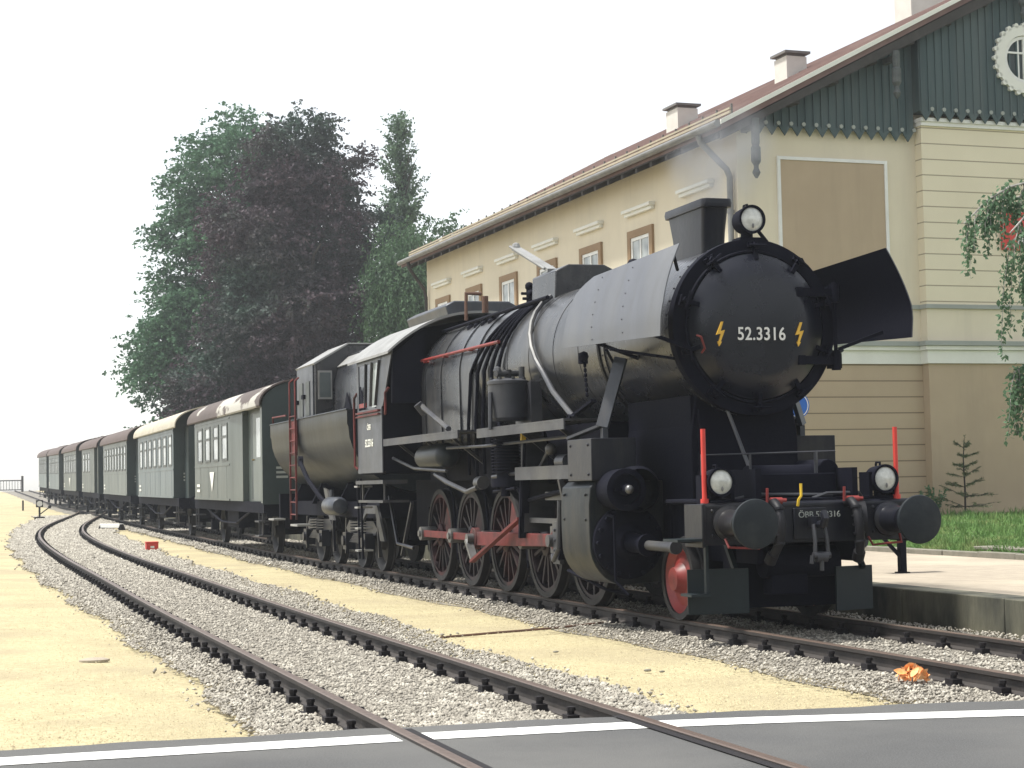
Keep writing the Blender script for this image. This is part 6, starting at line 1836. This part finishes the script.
def far_fence():
    y0 = 187; x1 = 1.1
    zg = zc(y0) - .17
    t = empty('railing_fence', (x1, y0, zg), label='distant dark slatted railing at the far left of the line', cat='fence')
    m = MB()
    m.box(x1 - 14, x1, y0 - .05, y0 + .05, zg + 1.20, zg + 1.32); m.box(x1 - 14, x1, y0 - .05, y0 + .05, zg + .20, zg + .30)
    for k in range(47): m.box(x1 - 14 + k * .30, x1 - 14 + k * .30 + .05, y0 - .02, y0 + .02, zg + .25, zg + 1.22)
    obj('rails', m, M['wooddark'], t, ang=0)
    for k in range(4):
        m = MB(); x = x1 - k * 4.5; m.box(x - .12, x + .12, y0 - .12, y0 + .12, zg - .1, zg + 1.75); obj('post', m, M['wooddark'], t, bevel=.02)
far_fence()

def point_lever():
    x, y = -3.1, 78.0; z = zc(y) - .17
    t = empty('point_lever', (x, y, z), label='dark point lever with white disc lantern beside the distant siding', cat='point lever')
    m = MB(); m.box(x - .25, x + .25, y - .15, y + .15, z, z + .14); m.cyl((x, y, z + .1), (x, y, z + .62), .05, n=10); m.bar((x, y, z + .25), (x + .5, y, z + .62), .05, .05); m.sphere((x + .5, y, z + .64), .09, 10)
    obj('stand', m, M['clip'], t)
    m = MB(); m.box(x - .17, x + .17, y - .12, y + .12, z + .62, z + .98); obj('lantern', m, M['clip'], t, bevel=.02)
    m = MB(); m.cyl((x, y - .121, z + .80), (x, y - .128, z + .80), .14, n=20); obj('lantern_face', m, M['white'], t)
point_lever()
mbp = MB(); zz = zc(120) - .17
mbp.cyl((-2.7, 104, zc(104) - .17), (-2.7, 104, zc(104) + .45), .06, n=10); mbp.sphere((-2.7, 104, zc(104) + .45), .06, 10)
tagit(obj('marker_post', mbp, M['wooddark']), 'short dark marker post on the far sand left of the tracks', 'post')

def added_treeline():  # unseen treeline added so the smokebox door reflects something dark
    t = empty('added_treeline', (-8, -62, -0.2), 0, 'added unseen row of trees behind the camera, dark for the smokebox reflections', 'added_treeline', world_verts=False, kind='stuff')
    g = random.Random(77)
    lobes = [(g.uniform(-75, 75), g.uniform(-4, 4), g.uniform(1.5, 11), g.uniform(2.5, 4.5), 3, g.uniform(2, 3.5)) for _ in range(150)]
    leaf_cloud('foliage', lobes, 26000, .9, M['leafgreen'], t, seed=70, shell=.9)
    m = MB()
    for k in range(26): x = -75 + k * 6 + g.uniform(-1, 1); m.tube([(x, g.uniform(-2, 2), 0), (x + .3, 0, 9)], [.35, .1], 8)
    obj('trunks', m, M['bark'], t)
added_treeline()

# thin smoke drifting off the chimney
def smoke():
    m = bpy.data.materials.new('thin_smoke'); m.use_nodes = True
    nt = m.node_tree; N, L = nt.nodes, nt.links
    N.remove(N['Principled BSDF'])
    v = N.new('ShaderNodeVolumePrincipled'); v.inputs['Color'].default_value = (.55, .57, .60, 1)
    tc = N.new('ShaderNodeTexCoord'); n = N.new('ShaderNodeTexNoise'); n.inputs['Scale'].default_value = 1.6; n.inputs['Detail'].default_value = 4
    L.new(tc.outputs['Object'], n.inputs['Vector'])
    ln = N.new('ShaderNodeVectorMath'); ln.operation = 'LENGTH'; L.new(tc.outputs['Object'], ln.inputs[0])
    mr = N.new('ShaderNodeMapRange'); mr.inputs[1].default_value = .40; mr.inputs[2].default_value = .70; mr.inputs[3].default_value = 0; mr.inputs[4].default_value = 2.2
    L.new(n.outputs[0], mr.inputs[0])
    fo = N.new('ShaderNodeMapRange'); fo.inputs[1].default_value = 1.0; fo.inputs[2].default_value = .2
    L.new(ln.outputs['Value'], fo.inputs[0])
    mu = N.new('ShaderNodeMath'); mu.operation = 'MULTIPLY'; L.new(mr.outputs[0], mu.inputs[0]); L.new(fo.outputs[0], mu.inputs[1]); L.new(mu.outputs[0], v.inputs['Density'])
    L.new(v.outputs[0], N['Material Output'].inputs['Volume'])
    b = MB(); b.sphere((0, 0, 0), 1.0, 20)
    o = obj('smoke', b, m, ang=180); o.location = (.45, 3.5, 5.15); o.scale = (.6, 1.1, .75)
    tagit(o, 'faint grey smoke drifting off the locomotive chimney', 'smoke', kind='stuff')
smoke()

def haze():
    m = bpy.data.materials.new('summer_haze'); m.use_nodes = True
    nt = m.node_tree; N, L = nt.nodes, nt.links
    N.remove(N['Principled BSDF'])
    v = N.new('ShaderNodeVolumePrincipled'); v.inputs['Color'].default_value = (.88, .92, .96, 1); v.inputs['Density'].default_value = HAZE
    v.inputs['Anisotropy'].default_value = .3
    L.new(v.outputs[0], N['Material Output'].inputs['Volume'])
    b = MB(); b.box(-262, 262, -262, 372, -2.2, 27)
    o = obj('haze', b, m, ang=0)
    tagit(o, 'pale summer haze over the whole station', 'haze', kind='stuff')
HAZE = 0.0007
haze()
